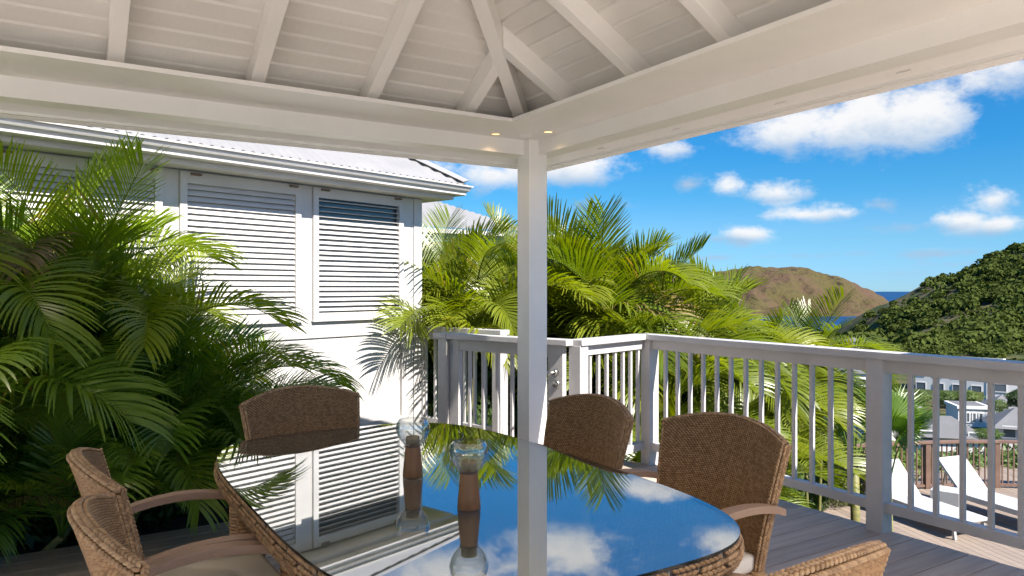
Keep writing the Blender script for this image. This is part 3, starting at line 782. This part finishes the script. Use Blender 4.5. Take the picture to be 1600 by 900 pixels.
def weave_top():
    m = bpy.data.materials.new('woven_table_top'); m.use_nodes = True; t = NT(m.node_tree); b = t.n['Principled BSDF']
    tc = t.new('ShaderNodeTexCoord'); br = t.new('ShaderNodeTexBrick')
    mp = t.new('ShaderNodeMapping'); mp.inputs['Scale'].default_value = (1, 1, 1); mp.inputs['Rotation'].default_value = (0, 0, R(90)); t.link(tc.outputs['Object'], mp.inputs[0]); t.link(mp.outputs[0], br.inputs[0])
    br.inputs['Scale'].default_value = 1; br.inputs['Brick Width'].default_value = .017; br.inputs['Row Height'].default_value = .0085; br.inputs['Mortar Size'].default_value = .0014; br.inputs['Mortar Smooth'].default_value = .9
    br.inputs['Color1'].default_value = (.60, .56, .48, 1); br.inputs['Color2'].default_value = (.74, .70, .62, 1); br.inputs['Mortar'].default_value = (.22, .18, .13, 1)
    t.link(br.outputs['Color'], b.inputs['Base Color']); b.inputs['Roughness'].default_value = .45
    bn = t.new('ShaderNodeBump'); bn.inputs['Strength'].default_value = 1; bn.inputs['Distance'].default_value = .003; bn.invert = True
    t.link(br.outputs['Fac'], bn.inputs['Height']); t.link(bn.outputs[0], b.inputs['Normal']); return m
mb, v, sf = slab(Q, .66, .7305); mb.add(v, sf); part('woven_top', mb, weave_top(), tb)
Q2, _, _ = outline(1600, -.004)
mb, v, sf = slab(Q2, .7325, .7400); glass_o = part('glass_top', mb, tglass, tb)
mb = MB(); n = len(Q2); mb.add([(x, y, .7322) for x, y in Q2]+[(x, y, .7402) for x, y in Q2], [(i, (i+1) % n, n+(i+1) % n, n+i) for i in range(n)]); part('glass_edge', mb, black, glass_o)
band = MB(); Q3, N3, T3 = outline(1600, .0); step = 5.65/232
Lq = np.r_[0, np.cumsum(np.linalg.norm(np.diff(np.vstack([Q3, Q3[:1]]), axis=0), axis=1))]
nl = int(Lq[-1]/.0205)
for i in range(nl):
    for k in range(5):
        s_ = ((i+.5*(k % 2))*Lq[-1]/nl) % Lq[-1]; j = int(np.searchsorted(Lq, s_)) % len(Q3)
        nrm = np.array((*N3[j], 0)); tg = np.array((*T3[j], 0)); tg2 = tg*math.cos(.28)+np.array((0, 0, math.sin(.28)*(1 if k % 2 else -1)))
        b_ = np.cross(nrm, tg2); lump(band, np.array((*Q3[j], .672+k*.0128))+nrm*(.003 if k == 2 else .001 if k in (1, 3) else -.005), tg2, b_, nrm, .0138, .0066, .0052)
part('woven_edge', band, wickpale, tb, 0, True)
lg = leg_mesh(.665, .034, .036)
for sx in (-1, 1):
    for sy in (-1, 1): link('leg', lg, tb, (sx*.47, sy*.86, 0))
# candle holders
def holder(x, y, label):
    h = thing('candle_holder', label, 'candle holder', (x, y, TH+.0005), 0, 'pair of candle holders on the table')
    m_ = MB(); m_.lathe([(.0005, 0), (.0345, 0), (.0355, .002), (.0335, .03), (.0275, .092), (.0262, .104), (.025, .107), (.0005, .107)], 40); part('wooden_base', m_, wood, h, 0, True)
    m_ = MB(); m_.lathe([(.0262, .107), (.0272, .109), (.0272, .113), (.0262, .114), (.0250, .114), (.0250, .107)], 40); part('metal_collar', m_, bronze, h, 0, True)
    m_ = MB(); m_.lathe([(.0005, .113), (.0238, .113), (.0240, .140), (.0225, .141), (.0215, .134), (.0005, .134)], 32); cup = part('candle_cup', m_, candle, h, 0, True)
    m_ = MB(); m_.tube([(0, 0, .133), (.0005, 0, .150)], .0012, 6); part('wick', m_, cushion, cup)
    o_ = [(.0255, .110), (.031, .116), (.043, .130), (.053, .146), (.0585, .163), (.0588, .176), (.0555, .190), (.0490, .2005), (.0475, .2015)]
    m_ = MB(); m_.lathe(o_, 48); part('glass_globe', m_, cglass, h, 0, True)
holder(1.086, 2.405, 'wooden candle holder with glass globe, closer to the white house wall')
holder(1.073, 1.970, 'wooden candle holder with glass globe, the one farther from the house wall')

# ------------------------------------------------------------------ palms
def frond_mesh(L, nl, ll, p0, p1, seed, m, width=.0112, sag=1.0, vee=.45, key='frond'):
    r_ = random.Random(seed); mb = MB(); N_ = 26; pts = []; x = Vector((0, 0, 0)); tang = []
    sway = r_.uniform(-.25, .25)
    for i in range(N_+1):
        s = i/N_; a = p0-(p0-p1)*s**1.35; d = Vector((math.sin(sway*s*s), math.cos(a), math.sin(a))).normalized()
        pts.append(x.copy()); tang.append(d); x = x+d*(L/N_)
    rad = [.010*(1-.82*i/N_) for i in range(N_+1)]; mb.tube(pts[::2], rad[::2], 5)
    for i in range(nl):
        s = .16+.84*((i+.5)/nl)**.93; k = min(int(s*N_), N_-1); f_ = s*N_-k; p = pts[k].lerp(pts[k+1], f_); t_ = tang[k]
        sidev = t_.cross(Vector((0, 0, 1))); sidev = sidev.normalized() if sidev.length > .05 else Vector((1, 0, 0))
        up = sidev.cross(t_).normalized()
        A = R(68)-R(42)*s+r_.uniform(-.07, .07)
        l_ = ll*(.55+.45*math.sin(math.pi*min(s*.86+.12, 1)))*r_.uniform(.9, 1.08)
        if s > .93: l_ *= .8
        for sg in (-1, 1):
            d = (sidev*sg*math.sin(A)+t_*math.cos(A)+up*(vee+r_.uniform(-.1, .1))).normalized()
            wv = t_.cross(d).normalized().cross(d); wv = (t_ - d*t_.dot(d)).normalized()
            q = p.copy(); prev = []; ns = 5; dd = d.copy(); fold = up*.3
            for j in range(ns+1):
                u = j/ns; w_ = width*.5*(.42+1.5*u*(1-u)*1.5) if j < ns else .0012
                w_ = min(w_, width*.5)
                prev.append(q-wv*w_); prev.append(q+wv*w_)
                dd = (dd+Vector((0, 0, -1))*(.05+.17*u)*sag).normalized(); q = q+dd*(l_/ns)
            mb.add(prev, [(2*j, 2*j+1, 2*j+3, 2*j+2) for j in range(ns)])
    return mb.mesh(key, m, 0, True, fixn=False)
FR = {}
def fronds(kind):
    if kind not in FR:
        mm = {'dark': leaf, 'mid': leafmid, 'sun': leafy, 'blue': leafb, 'dry': leafdry}[kind]
        FR[kind] = [frond_mesh(1.0, 54, .36, R(72), R(-38), 11, mm), frond_mesh(1.0, 56, .38, R(66), R(-62), 12, mm, sag=1.2),
                    frond_mesh(1.0, 50, .35, R(76), R(8), 13, mm, sag=.7), frond_mesh(1.0, 54, .40, R(58), R(-48), 14, mm, sag=1.5), frond_mesh(1.0, 48, .32, R(82), R(42), 15, mm, sag=.4)]
    return FR[kind]
def palm(label, x, y, z, canes, hts, nf, flen, kind, seed, group, aim=None, spread=.3, upr=.25):
    r_ = random.Random(seed); t = thing('areca_palm', label, 'palm', (x, y, z), 0, group); fs = fronds(kind)
    for c in range(canes):
        a = 2*math.pi*c/canes+r_.uniform(-.5, .5); b0 = Vector((math.cos(a), math.sin(a), 0))*spread*r_.uniform(.2, .6); h = r_.uniform(*hts)
        top = b0+Vector((math.cos(a), math.sin(a), 0))*spread*r_.uniform(.2, .9)+Vector((0, 0, h))
        mb = MB(); mid = b0.lerp(top, .5)+Vector((0, 0, .05)); n_ = 9; pts = [b0.lerp(top, i/n_) for i in range(n_+1)]
        mb.tube(pts, [.026-.001*i for i in range(n_+1)], 8); part('stem', mb, trunkm, t, 0, True)
        for k in range(nf):
            yaw = a+2*math.pi*k/nf*1.0+r_.uniform(-.5, .5)+c*.7
            me = fs[4] if r_.random() < upr*.5 else fs[r_.randrange(4)]
            s_ = flen*r_.uniform(.8, 1.15)
            if r_.random() < .018: me = fronds('dry')[1]
            link('frond', me, t, top+Vector((0, 0, -r_.uniform(0, .18)*h*.4)), (r_.uniform(-.18, .18), r_.uniform(-.2, .2), yaw), (s_, s_, s_))
    return t
GL = 'palms in the planting bed'
palm('dark leafy palm clump deepest in shade, beside the chairs on the bed edge', -.50, 4.98, -.06, 5, (.25, .8), 7, 1.15, 'dark', 1, GL)
palm('tall palm clump before the shutters, with bright backlit upper fronds', -.02, 5.15, -.06, 5, (.75, 1.35), 6, 1.1, 'mid', 2, GL)
palm('palm clump with one long frond arching before the blank wall panel', .80, 5.35, -.06, 4, (.2, .6), 6, 1.1, 'dark', 3, GL)
palm('low spreading palm with fronds hanging over the deck boards', .32, 5.0, -.06, 4, (.05, .4), 7, 1.0, 'dark', 4, GL)
palm('palm clump at the far end of the bed under the gutter', -1.2, 4.8, -.06, 5, (.7, 1.4), 6, 1.15, 'mid', 5, GL)
palm('palm of medium height between the tall clump and the low frond arch', .45, 5.3, -.06, 4, (.55, 1.0), 5, 1.05, 'mid', 8, GL)
palm('small low palm at the foot of the shuttered wall', -.1, 4.95, -.06, 5, (.05, .3), 7, .9, 'dark', 6, GL)
GRP = 'sunny palms behind the railing'
def rp_(px, f, zz): 
    x, y = cf((px-CX)/F_PX*f, f); return x, y, zz
for i, (px, f, z, cn, ht, nf, fl, kd, lb) in enumerate([
    (706, 7.75, -.7, 5, (1.15, 1.9), 7, 1.3, 'sun', 'yellow-green palm by the house corner casting frond shadows on the wall'),
    (900, 8.7, -1.25, 6, (1.45, 2.3), 8, 1.5, 'sun', 'tallest sunny palm clump, just right of the white corner post'),
    (985, 8.2, -1.2, 6, (1.2, 2.3), 8, 1.5, 'sun', 'broad sunny palm clump behind the railing corner'),
    (800, 9.6, -1.2, 5, (1.7, 2.4), 7, 1.4, 'sun', 'sunny palm mostly hidden behind the white corner post'),
    (1090, 9.0, -1.9, 6, (1.2, 2.3), 8, 1.5, 'sun', 'drooping yellow-green palm below the skyline of the headland'),
    (1180, 9.8, -2.55, 6, (1.5, 2.6), 8, 1.5, 'sun', 'yellowish palm clump before the foot of the brown headland'),
    (1110, 7.8, -2.4, 5, (1.0, 1.9), 8, 1.3, 'sun', 'low sunny palm filling the gaps between the railing balusters'),
    (1185, 9.0, -2.5, 3, (2.1, 2.7), 6, 1.2, 'sun', 'low yellow palm showing through the balusters near the hedge'),
    (1268, 9.8, -2.6, 2, (2.7, 3.0), 5, 1.15, 'sun', 'yellow palm with one long frond arching over the rail before the bay'),
    (1030, 7.4, -1.9, 4, (.9, 1.6), 7, 1.2, 'sun', 'low palm close behind the railing corner post')]):
    x, y, _ = rp_(px, f, z); palm(lb, x, y, z, cn, ht, nf, fl, kd, 20+i, GRP)
x, y, _ = rp_(1245, 12.0, 0); palm('grey-green palm with stiff pale fronds below the bay', x, y, -3.3, 3, (2.6, 3.0), 9, 1.2, 'blue', 41, GRP, upr=1.2)
# fan palms
def fan_mesh(rad_, seed, m):
    r_ = random.Random(seed); mb = MB(); n = 46; span = R(285)
    for i in range(n):
        a = -span/2+span*i/n; a1 = a+span/n; am = (a+a1)/2
        L_ = rad_*(.82+.18*math.cos(am*.9))*r_.uniform(.94, 1.03); rs = [.02, .3*L_, .62*L_, L_]
        hz = lambda q: -.18*q*q/rad_ 
        def P(an, q, zz=0): return (math.sin(an)*q, math.cos(an)*q, hz(q)+zz)
        v = [P(am, .02)]; 
        for q in rs[1:3]: v += [P(a, q, -.012*q), P(am, q, .028*q), P(a1, q, -.012*q)]
        v += [P(am+r_.uniform(-.02, .02), L_, -.10*r_.uniform(.2, 1.3)*L_)]
        mb.add(v, [(0,1,2),(0,2,3),(1,4,5,2),(2,5,6,3),(4,7,5),(5,7,6)])
    mb.tube([(0, -1.0, -.25), (0, -.4, -.06), (0, .02, 0)], [.016, .012, .009], 6)
    return mb.mesh('fan_leaf', m, 0, False, fixn=False)
fm = fan_mesh(.62, 3, fanl)
def fanpalm(label, x, y, z0, h, leaves, seed):
    r_ = random.Random(seed); t = thing('fan_palm', label, 'palm', (x, y, z0), 0, 'fan palms beyond the railing')
    mb = MB(); mb.tube([(0, 0, 0), (.03, 0, h*.5), (0, 0, h)], [.08, .065, .06], 10); part('trunk', mb, trunkm, t, 0, True)
    for yaw, pitch, roll, s_ in leaves:
        o = link('fan_leaf', fm, t)
        M_ = Matrix.Translation((0, 0, h)) @ Matrix.Rotation(yaw, 4, 'Z') @ Matrix.Rotation(pitch, 4, 'X') @ Matrix.Translation((0, 1.0*s_, .25*s_)) @ Matrix.Rotation(roll, 4, 'Y') @ Matrix.Scale(s_, 4)
        o.matrix_local = M_
camyaw = -math.atan2(FW.x, FW.y)
def lv(lst): return [(camyaw+R(a), R(p), R(r_), s_) for a, p, r_, s_ in lst]
x, y, _ = rp_(1386, 9.7, 0); fanpalm('fan palm with one large bright pleated leaf beside the railing post', x, y, -2.9, 1.65, lv([(-50, 66, 0, .9), (55, 70, 0, .8), (165, 62, 0, .8), (-140, 60, 0, .8), (5, 80, 0, .9)]), 1)
x, y, _ = rp_(1335, 10.6, 0); fanpalm('darker fan palm half hidden behind the railing post', x, y, -2.9, 1.7, lv([(60, 58, 0, .9), (-60, 50, 0, .9), (160, 45, 0, .9), (-140, 40, 0, .9), (0, 70, 0, .9), (105, 40, 0, .8)]), 2)

# leafy bushes
def bush_mesh(key, m, n, rx, ry, rz, ls, seed):
    g_ = np.random.default_rng(seed); d = g_.normal(size=(n, 3)); d /= np.linalg.norm(d, axis=1)[:, None]
    lob = 1+.28*np.sin(d[:, 0]*5+seed)*np.cos(d[:, 1]*4+1.3*seed)+.18*np.sin(d[:, 2]*7)
    rr = (.55+.45*g_.random(n)**.5)*lob; c = d*rr[:, None]*np.array((rx, ry, rz)); c[:, 2] = np.maximum(c[:, 2], -rz*.9)
    a = g_.normal(size=(n, 3)); a /= np.linalg.norm(a, axis=1)[:, None]; b = np.cross(a, d+.3*g_.normal(size=(n, 3))); b /= np.linalg.norm(b, axis=1)[:, None]+1e-6
    s = ls*(.6+.8*g_.random(n))[:, None]
    v = np.stack([c-a*s, c+b*s*.38, c+a*s, c-b*s*.38], 1).reshape(-1, 3)
    me = bpy.data.meshes.new(key); me.from_pydata(v.tolist(), [], [(4*i, 4*i+1, 4*i+2, 4*i+3) for i in range(n)]); me.materials.append(m); return me
bmA = bush_mesh('foliage', bushm, 5200, 1, 1, .9, .085, 1); bmL = bush_mesh('foliage', bushl, 3600, 1, 1, .85, .07, 2)
hmesh = bush_mesh('foliage', hedgem, 5000, 1, .5, .5, .045, 3)
def bush(label, px, f, z, s, me, group, cat='shrub', name='shrub'):
    x, y, _ = rp_(px, f, z); t = thing(name, label, cat, (x, y, z), 0, group)
    link('foliage', me, t, (0, 0, s[2]*.8), (0, 0, random.uniform(0, 6)), s)
    mb = MB(); 
    for k in range(4): mb.tube([(0, 0, -.3), (.15*math.cos(k*1.6)*s[0], .15*math.sin(k*1.6)*s[0], s[2]*.5), (.4*math.cos(k*1.6)*s[0], .4*math.sin(k*1.6)*s[0], s[2])], [.03, .02, .01], 5)
    part('stems', mb, trunkm, t)
GB = 'dark shrubs filling in behind the palms'
GBL = iter(['dark shrub behind the palm at the house corner', 'dark shrub below the farther corrugated roof', 'dark shrub hidden behind the white corner post', 'dark shrub behind the tallest palm clump', 'dark shrub behind the drooping palm under the headland', 'dark shrub behind the yellowish palm before the headland',
            'dark shrub low behind the railing corner', 'dark shrub low behind the middle of the long railing', 'small dark shrub behind the railing that joins the house'])
for px, f, z, s in [(690, 9.2, -1.2, (1.0, 1.0, 1.5)), (780, 9.4, -1.2, (1.1, 1.1, 1.6)), (870, 9.9, -1.4, (1.2, 1.2, 1.65)), (960, 10.0, -1.6, (1.2, 1.2, 1.6)), (1060, 10.2, -2.3, (1.2, 1.2, 1.7)), (1150, 11.0, -2.9, (1.3, 1.3, 1.75)),
                    (1010, 8.9, -2.6, (1.1, 1.1, 1.3)), (1120, 9.2, -3.0, (1.2, 1.2, 1.2)), (700, 8.3, -.9, (.55, .55, .9))]:
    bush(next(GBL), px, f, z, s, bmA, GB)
for (x, y, s_), lb in zip([(-.9, 5.25, .55), (-.2, 5.35, .5), (.55, 5.5, .5), (1.2, 5.6, .42)], ['dark low shrub in the bed farthest from the gate', 'dark low shrub under the tall backlit palm clump', 'dark low shrub against the wall below the second shutter', 'dark low shrub at the gate end of the planting bed']):
    t = thing('shrub', lb, 'shrub', (x, y, -.06), 0, 'low shrubs under the bed palms'); link('foliage', bmA, t, (0, 0, s_*.6), (0, 0, x*3), (s_*1.15, s_*.7, s_))
GLt = 'light green shrubs below the timber rail'
GLL = iter(['light green shrub outside the timber rail, nearest the hedge', 'light green shrub outside the timber rail behind the white railing post', 'light green shrub outside the timber rail behind the fan palm leaf', 'light green shrub outside the timber rail between the two loungers',
            'light green shrub outside the timber rail behind the farther lounger', 'light green shrub at the far end of the timber rail', 'light green shrub tucked behind the fan palm trunk'])
for px, f, z, s in [(1290, 16.4, -3.6, (1.2, 1.2, 1.05)), (1350, 16.8, -3.6, (1.2, 1.2, 1.0)), (1430, 17.0, -3.7, (1.2, 1.2, .85)), (1490, 17.2, -3.8, (1.3, 1.3, .85)), (1560, 17.4, -3.8, (1.4, 1.4, .9)), (1620, 17.2, -3.8, (1.3, 1.3, .95)), (1395, 17.4, -3.8, (1.2, 1.2, .8))]:
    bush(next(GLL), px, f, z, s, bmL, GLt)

# ------------------------------------------------------------------ lower deck furniture
RAILP = [(4.3, 12.9), (4.75, 13.5), (5.27, 13.93), (5.82, 14.27), (6.6, 14.55), (7.53, 14.8), (8.3, 14.92), (9.05, 15.0), (9.75, 15.0), (10.6, 14.9), (11.6, 14.6)]
tr = thing('timber_railing', 'curved brown timber railing round the lower sun deck', 'railing', (*cf(7.5, 14.8), LOW))
base = Vector(tr.location)
W3 = [Vector((*cf(r_, f_), LOW))-base for r_, f_ in RAILP]
bl = MB(); bl.box(-.011, .011, -.011, .011, .08, .90); blm = bl.mesh('baluster', teakr)
for i in range(len(W3)-1):
    a, b = W3[i], W3[i+1]
    mb = MB(); mb.bar(a+Vector((0, 0, .925)), b+Vector((0, 0, .925)), .13, .05); part('top_rail', mb, teakr, tr, .006)
    mb = MB(); mb.bar(a+Vector((0, 0, .06)), b+Vector((0, 0, .06)), .06, .05); part('bottom_rail', mb, teakr, tr, .004)
    L = (b-a).length; ang = math.atan2(b.y-a.y, b.x-a.x)
    if i % 2 == 0 or i > 5:
        mb = MB(); mb.box(-.05, .05, -.05, .05, -.1, .90); part('post', mb, teakr, tr, .004, loc=a, rot=(0, 0, ang))
    n = int(L/.105)
    for k in range(1, n): link('baluster', blm, tr, a.lerp(b, k/n), (0, 0, ang))
hd = thing('clipped_hedge', 'clipped twiggy hedge growing along the timber railing', 'hedge', (*cf(5.55, 13.55), LOW))
for k, (r_, f_) in enumerate([(4.7, 12.95), (5.3, 13.4), (5.95, 13.75), (6.55, 14.0)]):
    x, y = cf(r_, f_); link('hedge_foliage', hmesh, hd, (x-hd.location.x, y-hd.location.y, .42), (0, 0, math.atan2(*(reversed(cf(.8, .4))))), (.52, .6, .85))
def lounger(label, r_, f_, dr, df):
    x, y = cf(r_, f_); d = Vector(cf(dr, df)).normalized(); t = thing('sun_lounger', label, 'sun lounger', (x, y, LOW), math.atan2(d.y, d.x), 'white sun loungers on the lower deck')
    # local +x = towards the feet; hinge at x=.0
    mb = MB(); mb.bar((.0, 0, .31), (1.32, 0, .29), .66, .05); part('seat', mb, loungm, t, .01)
    mb = MB(); mb.bar((.0, 0, .315), (-.50, 0, .86), .66, .05, (0, 0, 1)); part('backrest', mb, loungm, t, .01)
    for s_ in (-1, 1):
        mb = MB(); mb.bar((-.62, s_*.31, .27), (1.34, s_*.31, .25), .04, .05); part('side_rail', mb, loungm, t, .004)
        for lx_ in (-.5, 1.22):
            mb = MB(); mb.bar((lx_, s_*.31, .25), (lx_+.03, s_*.31, 0), .045, .045, (1, 0, 0)); part('leg', mb, loungm, t, .003)
        mb = MB(); mb.bar((-.45, s_*.26, .27), (-.36, s_*.26, .70), .025, .025, (1, 0, 0)); part('prop', mb, metal, t)
lounger('white sun lounger beside the railing post, with a cube table at its side', 6.95, 13.15, .33, -1)
lounger('white sun lounger on the far side of the cube table, farther from the hedge', 8.35, 13.45, .36, -1)
sx_, sy_ = cf(7.72, 13.25)
st = thing('cube_table', 'small white open cube table between the sun loungers', 'side table', (sx_, sy_, LOW), R(20))
mb = MB(); mb.box(-.22, .22, -.22, .22, .40, .44); part('top', mb, loungm, st, .004)
mb = MB(); mb.box(-.22, .22, -.22, .22, .0, .04); part('base', mb, loungm, st, .004)
for s_ in (-1, 1):
    mb = MB(); mb.box(s_*.20-.02, s_*.20+.02, -.22, .22, .041, .399); part('side_panel', mb, loungm, st, .004)

# ------------------------------------------------------------------ village below
def building(label, px, py_base, f, w, d, h, rot, roof='flat', wins=(), name='village_house', rise=1.2, side_w=None):
    b0 = at(px, py_base, f); t = thing(name, label, 'building', (b0.x, b0.y, b0.z), camyaw+R(rot), 'white buildings in the valley')
    mb = MB(); mb.box(-w/2, w/2, 0, d, -4, h); part('wall', mb, vwall, t)
    if roof == 'flat':
        mb = MB(); mb.box(-w/2-.15, w/2+.15, -.15, d+.15, h+.002, h+.28); part('parapet', mb, vwall, t)
        mb = MB(); mb.box(-w/2+.2, w/2-.2, .2, d-.2, h+.281, h+.32); part('roof', mb, wroof, t)
    elif roof == 'hip':
        mb = MB(); o = .4; i_ = min(w, d)/2*.95
        mb.add([(-w/2-o,-o,h+.002),(w/2+o,-o,h+.002),(w/2+o,d+o,h+.002),(-w/2-o,d+o,h+.002),(-w/2+i_,d/2,h+rise),(w/2-i_,d/2,h+rise)], [(0,3,2,1),(0,1,5,4),(1,2,5),(2,3,4,5),(3,0,4)]); part('roof', mb, wroof, t)
    else:                            # mono-pitch slab
        mb = MB(); mb.add([(-w/2-.3,-.3,h+.05),(w/2+.3,-.3,h+.05),(w/2+.3,d+.3,h+rise),(-w/2-.3,d+.3,h+rise),(-w/2-.3,-.3,h+.25),(w/2+.3,-.3,h+.25),(w/2+.3,d+.3,h+rise+.2),(-w/2-.3,d+.3,h+rise+.2)],
              [(0,3,2,1),(4,5,6,7),(0,1,5,4),(1,2,6,5),(2,3,7,6),(3,0,4,7)]); part('roof', mb, wroof, t)
    for wx, wz, ww, wh in wins:
        mb = MB(); mb.box(wx-ww/2, wx+ww/2, -.05, .02, wz-wh/2, wz+wh/2); wo = part('window', mb, vglass, t)
        fr = MB(); e = .09
        fr.box(wx-ww/2-e, wx-ww/2, -.09, .02, wz-wh/2-e, wz+wh/2+e); fr.box(wx+ww/2, wx+ww/2+e, -.09, .02, wz-wh/2-e, wz+wh/2+e)
        fr.box(wx-ww/2, wx+ww/2, -.088, .02, wz+wh/2, wz+wh/2+e); fr.box(wx-ww/2, wx+ww/2, -.088, .02, wz-wh/2-e, wz-wh/2); part('frame', fr, vwall, wo)
row = [(-5.2+i*2.6, 2.2, 1.3, 1.5) for i in range(5)]+[(-5.2+i*2.6, 5.0, 1.3, 1.5) for i in range(5)]
building('long white two-storey apartment row with regular windows above the palms', 1496, 630, 120, 12, 8, 6.6, -36, 'flat', row)
building('large plain white block with a sloping shadowed gable', 1590, 652, 92, 6.5, 7, 5.0, -30, 'mono', [(-2.0, 3.5, 1.6, .9)], rise=1.1)
building('small white flat-roofed box house with three slit windows', 1522, 672, 78, 3.0, 3.6, 2.2, -12, 'flat', [(-.6, 1.3, .25, .9), (0, 1.3, .25, .9), (.6, 1.3, .25, .9)])
building('low white house under a wide dark grey hip roof', 1490, 699, 62, 4.6, 4, .8, -14, 'hip', [(-2, .9, .9, .7), (1.6, .9, .9, .7)], rise=1.5)
building('white cottage with light grey hip roof close under the big block', 1578, 676, 82, 5, 6, 1.9, -22, 'hip', [(-1.5, 1.2, 1.0, 1.0), (1.5, 1.2, 1.0, 1.0)], rise=1.9)
building('white cottage with pale hip roof beside the timber rail', 1598, 694, 66, 4.0, 5, 1.3, -24, 'hip', [(-1, 1.0, .9, .9)], rise=1.6)
building('small white house seen between the fan palm leaves', 1338, 655, 80, 4.5, 4, 2.8, 10, 'flat', [(-.9, 1.6, .9, 1.1), (1.0, 1.6, .9, 1.1)])
building('white gabled house half hidden under the fan palm', 1405, 682, 70, 4.6, 4, 2.6, 18, 'hip', [(-.9, 1.3, .8, 1.0), (.9, 1.3, .8, 1.0)])
building('cream house with orange-lit wall behind the yellow palm', 1322, 618, 110, 7, 5, 3.2, 8, 'hip', [(-1.5, 1.6, 1.1, 1.1), (1.5, 1.6, 1.1, 1.1)])
building('small white villa on the wooded hill beside the road', 1584, 531, 260, 5, 4, 3.4, 10, 'flat', [(-1, 1.8, 1.2, 1.2)])
building('grey-roofed villa under the arching palm frond', 1340, 541, 190, 3.4, 4, 1.2, 10, 'hip', [(-.8, .6, .6, .6), (.8, .6, .6, .6)], rise=.9)
vbl = ['leafy tree at the corner of the low dark-roofed house', 'leafy tree below the windows of the long apartment row', 'palm-green tree directly under the apartment row wall', 'small tree beside the white box house', 'tree at the open end of the apartment row', 'small tree beside the timber rail by the pale-roofed cottage', 'tree between the two fan palms', 'tree behind the low yellow palm', 'small tree before the large plain white block']
vb = [(1452, 668, 74, 2.2, 1.6), (1478, 640, 95, 2.6, 2.2), (1512, 640, 92, 2.4, 2.4), (1562, 648, 80, 1.5, 1.6), (1430, 640, 95, 3, 2.5), (1545, 692, 58, 1.6, 1.1), (1375, 650, 82, 2.4, 2.0), (1300, 640, 60, 2.2, 1.8), (1590, 640, 75, 1.6, 1.9)]
for (px, py, f, s_, hgt), lb in zip(vb, vbl):
    b0 = at(px, py, f); t = thing('garden_tree', lb, 'tree', b0, 0, 'garden trees in the valley')
    link('crown', bmA if random.random() < .5 else bmL, t, (0, 0, hgt*.6), (0, 0, random.uniform(0, 6)), (s_*.62, s_*.62, hgt*.5))
    mb = MB(); mb.tube([(0, 0, -3), (0, 0, hgt*.6)], [.16, .08], 6); part('trunk', mb, trunkm, t)
# road on the hill
def hz(r_, f_): return float(height(np.array([r_]), np.array([f_]))[0])
rpts = [(1508, 245), (1530, 240), (1555, 232), (1580, 226), (1610, 220), (1640, 214)]
mb = MB(); v = []
for px, f in rpts:
    r_ = (px-CX)/F_PX*f
    for o in (-1.6, 1.6): x, y = cf(r_, f+o*1.2); v.append((x, y, max(hz(r_, f-2), hz(r_, f+2))+.5))
mb.add(v, [(2*i, 2*i+2, 2*i+3, 2*i+1) for i in range(len(rpts)-1)])
struct(part('hill_road', mb, mat('dusty_road', (.22, .17, .13), .9, .2, ((.17, .13, .1), .5, .3)), None))

# wooded hillside: thousands of shrubs that read as one mass
def woods():
    g_ = np.random.default_rng(5); V = []; n_sh = 4600; k = 0; per = 72; tot = 0
    vs = []
    while k < n_sh:
        f = g_.uniform(150, 470); az_ = g_.uniform(.40, .98); r_ = az_*f
        if fbm(np.array([r_/16.]), np.array([f/16.]), 3)[0] < .45 and g_.random() < .86: continue
        if f < 205 and g_.random() < .55: continue
        if abs(f-(245-(r_/f-.61)*170)) < 5 and r_/f > .58: continue
        z = hz(r_, f)
        if z < -44: continue
        s = (1.0+2.9*g_.random()**2) if f > 215 else g_.uniform(.7, 1.8)
        d = g_.normal(size=(per, 3)); d /= np.linalg.norm(d, axis=1)[:, None]; d[:, 2] = np.abs(d[:, 2])*1.0-.12
        c = d*s*(.75+.35*g_.random(per))[:, None]*np.array((1.15, 1.15, 1.0))
        a = np.cross(d, g_.normal(size=(per, 3))); a /= np.linalg.norm(a, axis=1)[:, None]+1e-6; b = np.cross(d+1.3*g_.normal(size=(per, 3)), a); b /= np.linalg.norm(b, axis=1)[:, None]+1e-6
        q = s*.27*(.6+.8*g_.random(per))[:, None]
        x, y = cf(r_, f); o = np.array((x, y, z+s*.35))
        vs.append((np.stack([c-a*q, c-b*q*.8, c+a*q, c+b*q*.8], 1)+o).reshape(-1, 3)); k += 1
    v = np.concatenate(vs); n = len(v)//4
    me = bpy.data.meshes.new('woodland'); me.vertices.add(len(v)); me.vertices.foreach_set('co', v.ravel())
    me.loops.add(4*n); me.loops.foreach_set('vertex_index', np.arange(4*n)); me.polygons.add(n); me.polygons.foreach_set('loop_start', np.arange(0, 4*n, 4)); me.polygons.foreach_set('loop_total', np.full(n, 4))
    me.update(calc_edges=True); me.materials.append(hillleaf)
    o = link('woodland', me); o['kind'] = 'stuff'; o['label'] = 'dense dark green scrub woodland covering the hill above the village'; o['category'] = 'woodland'
woods()
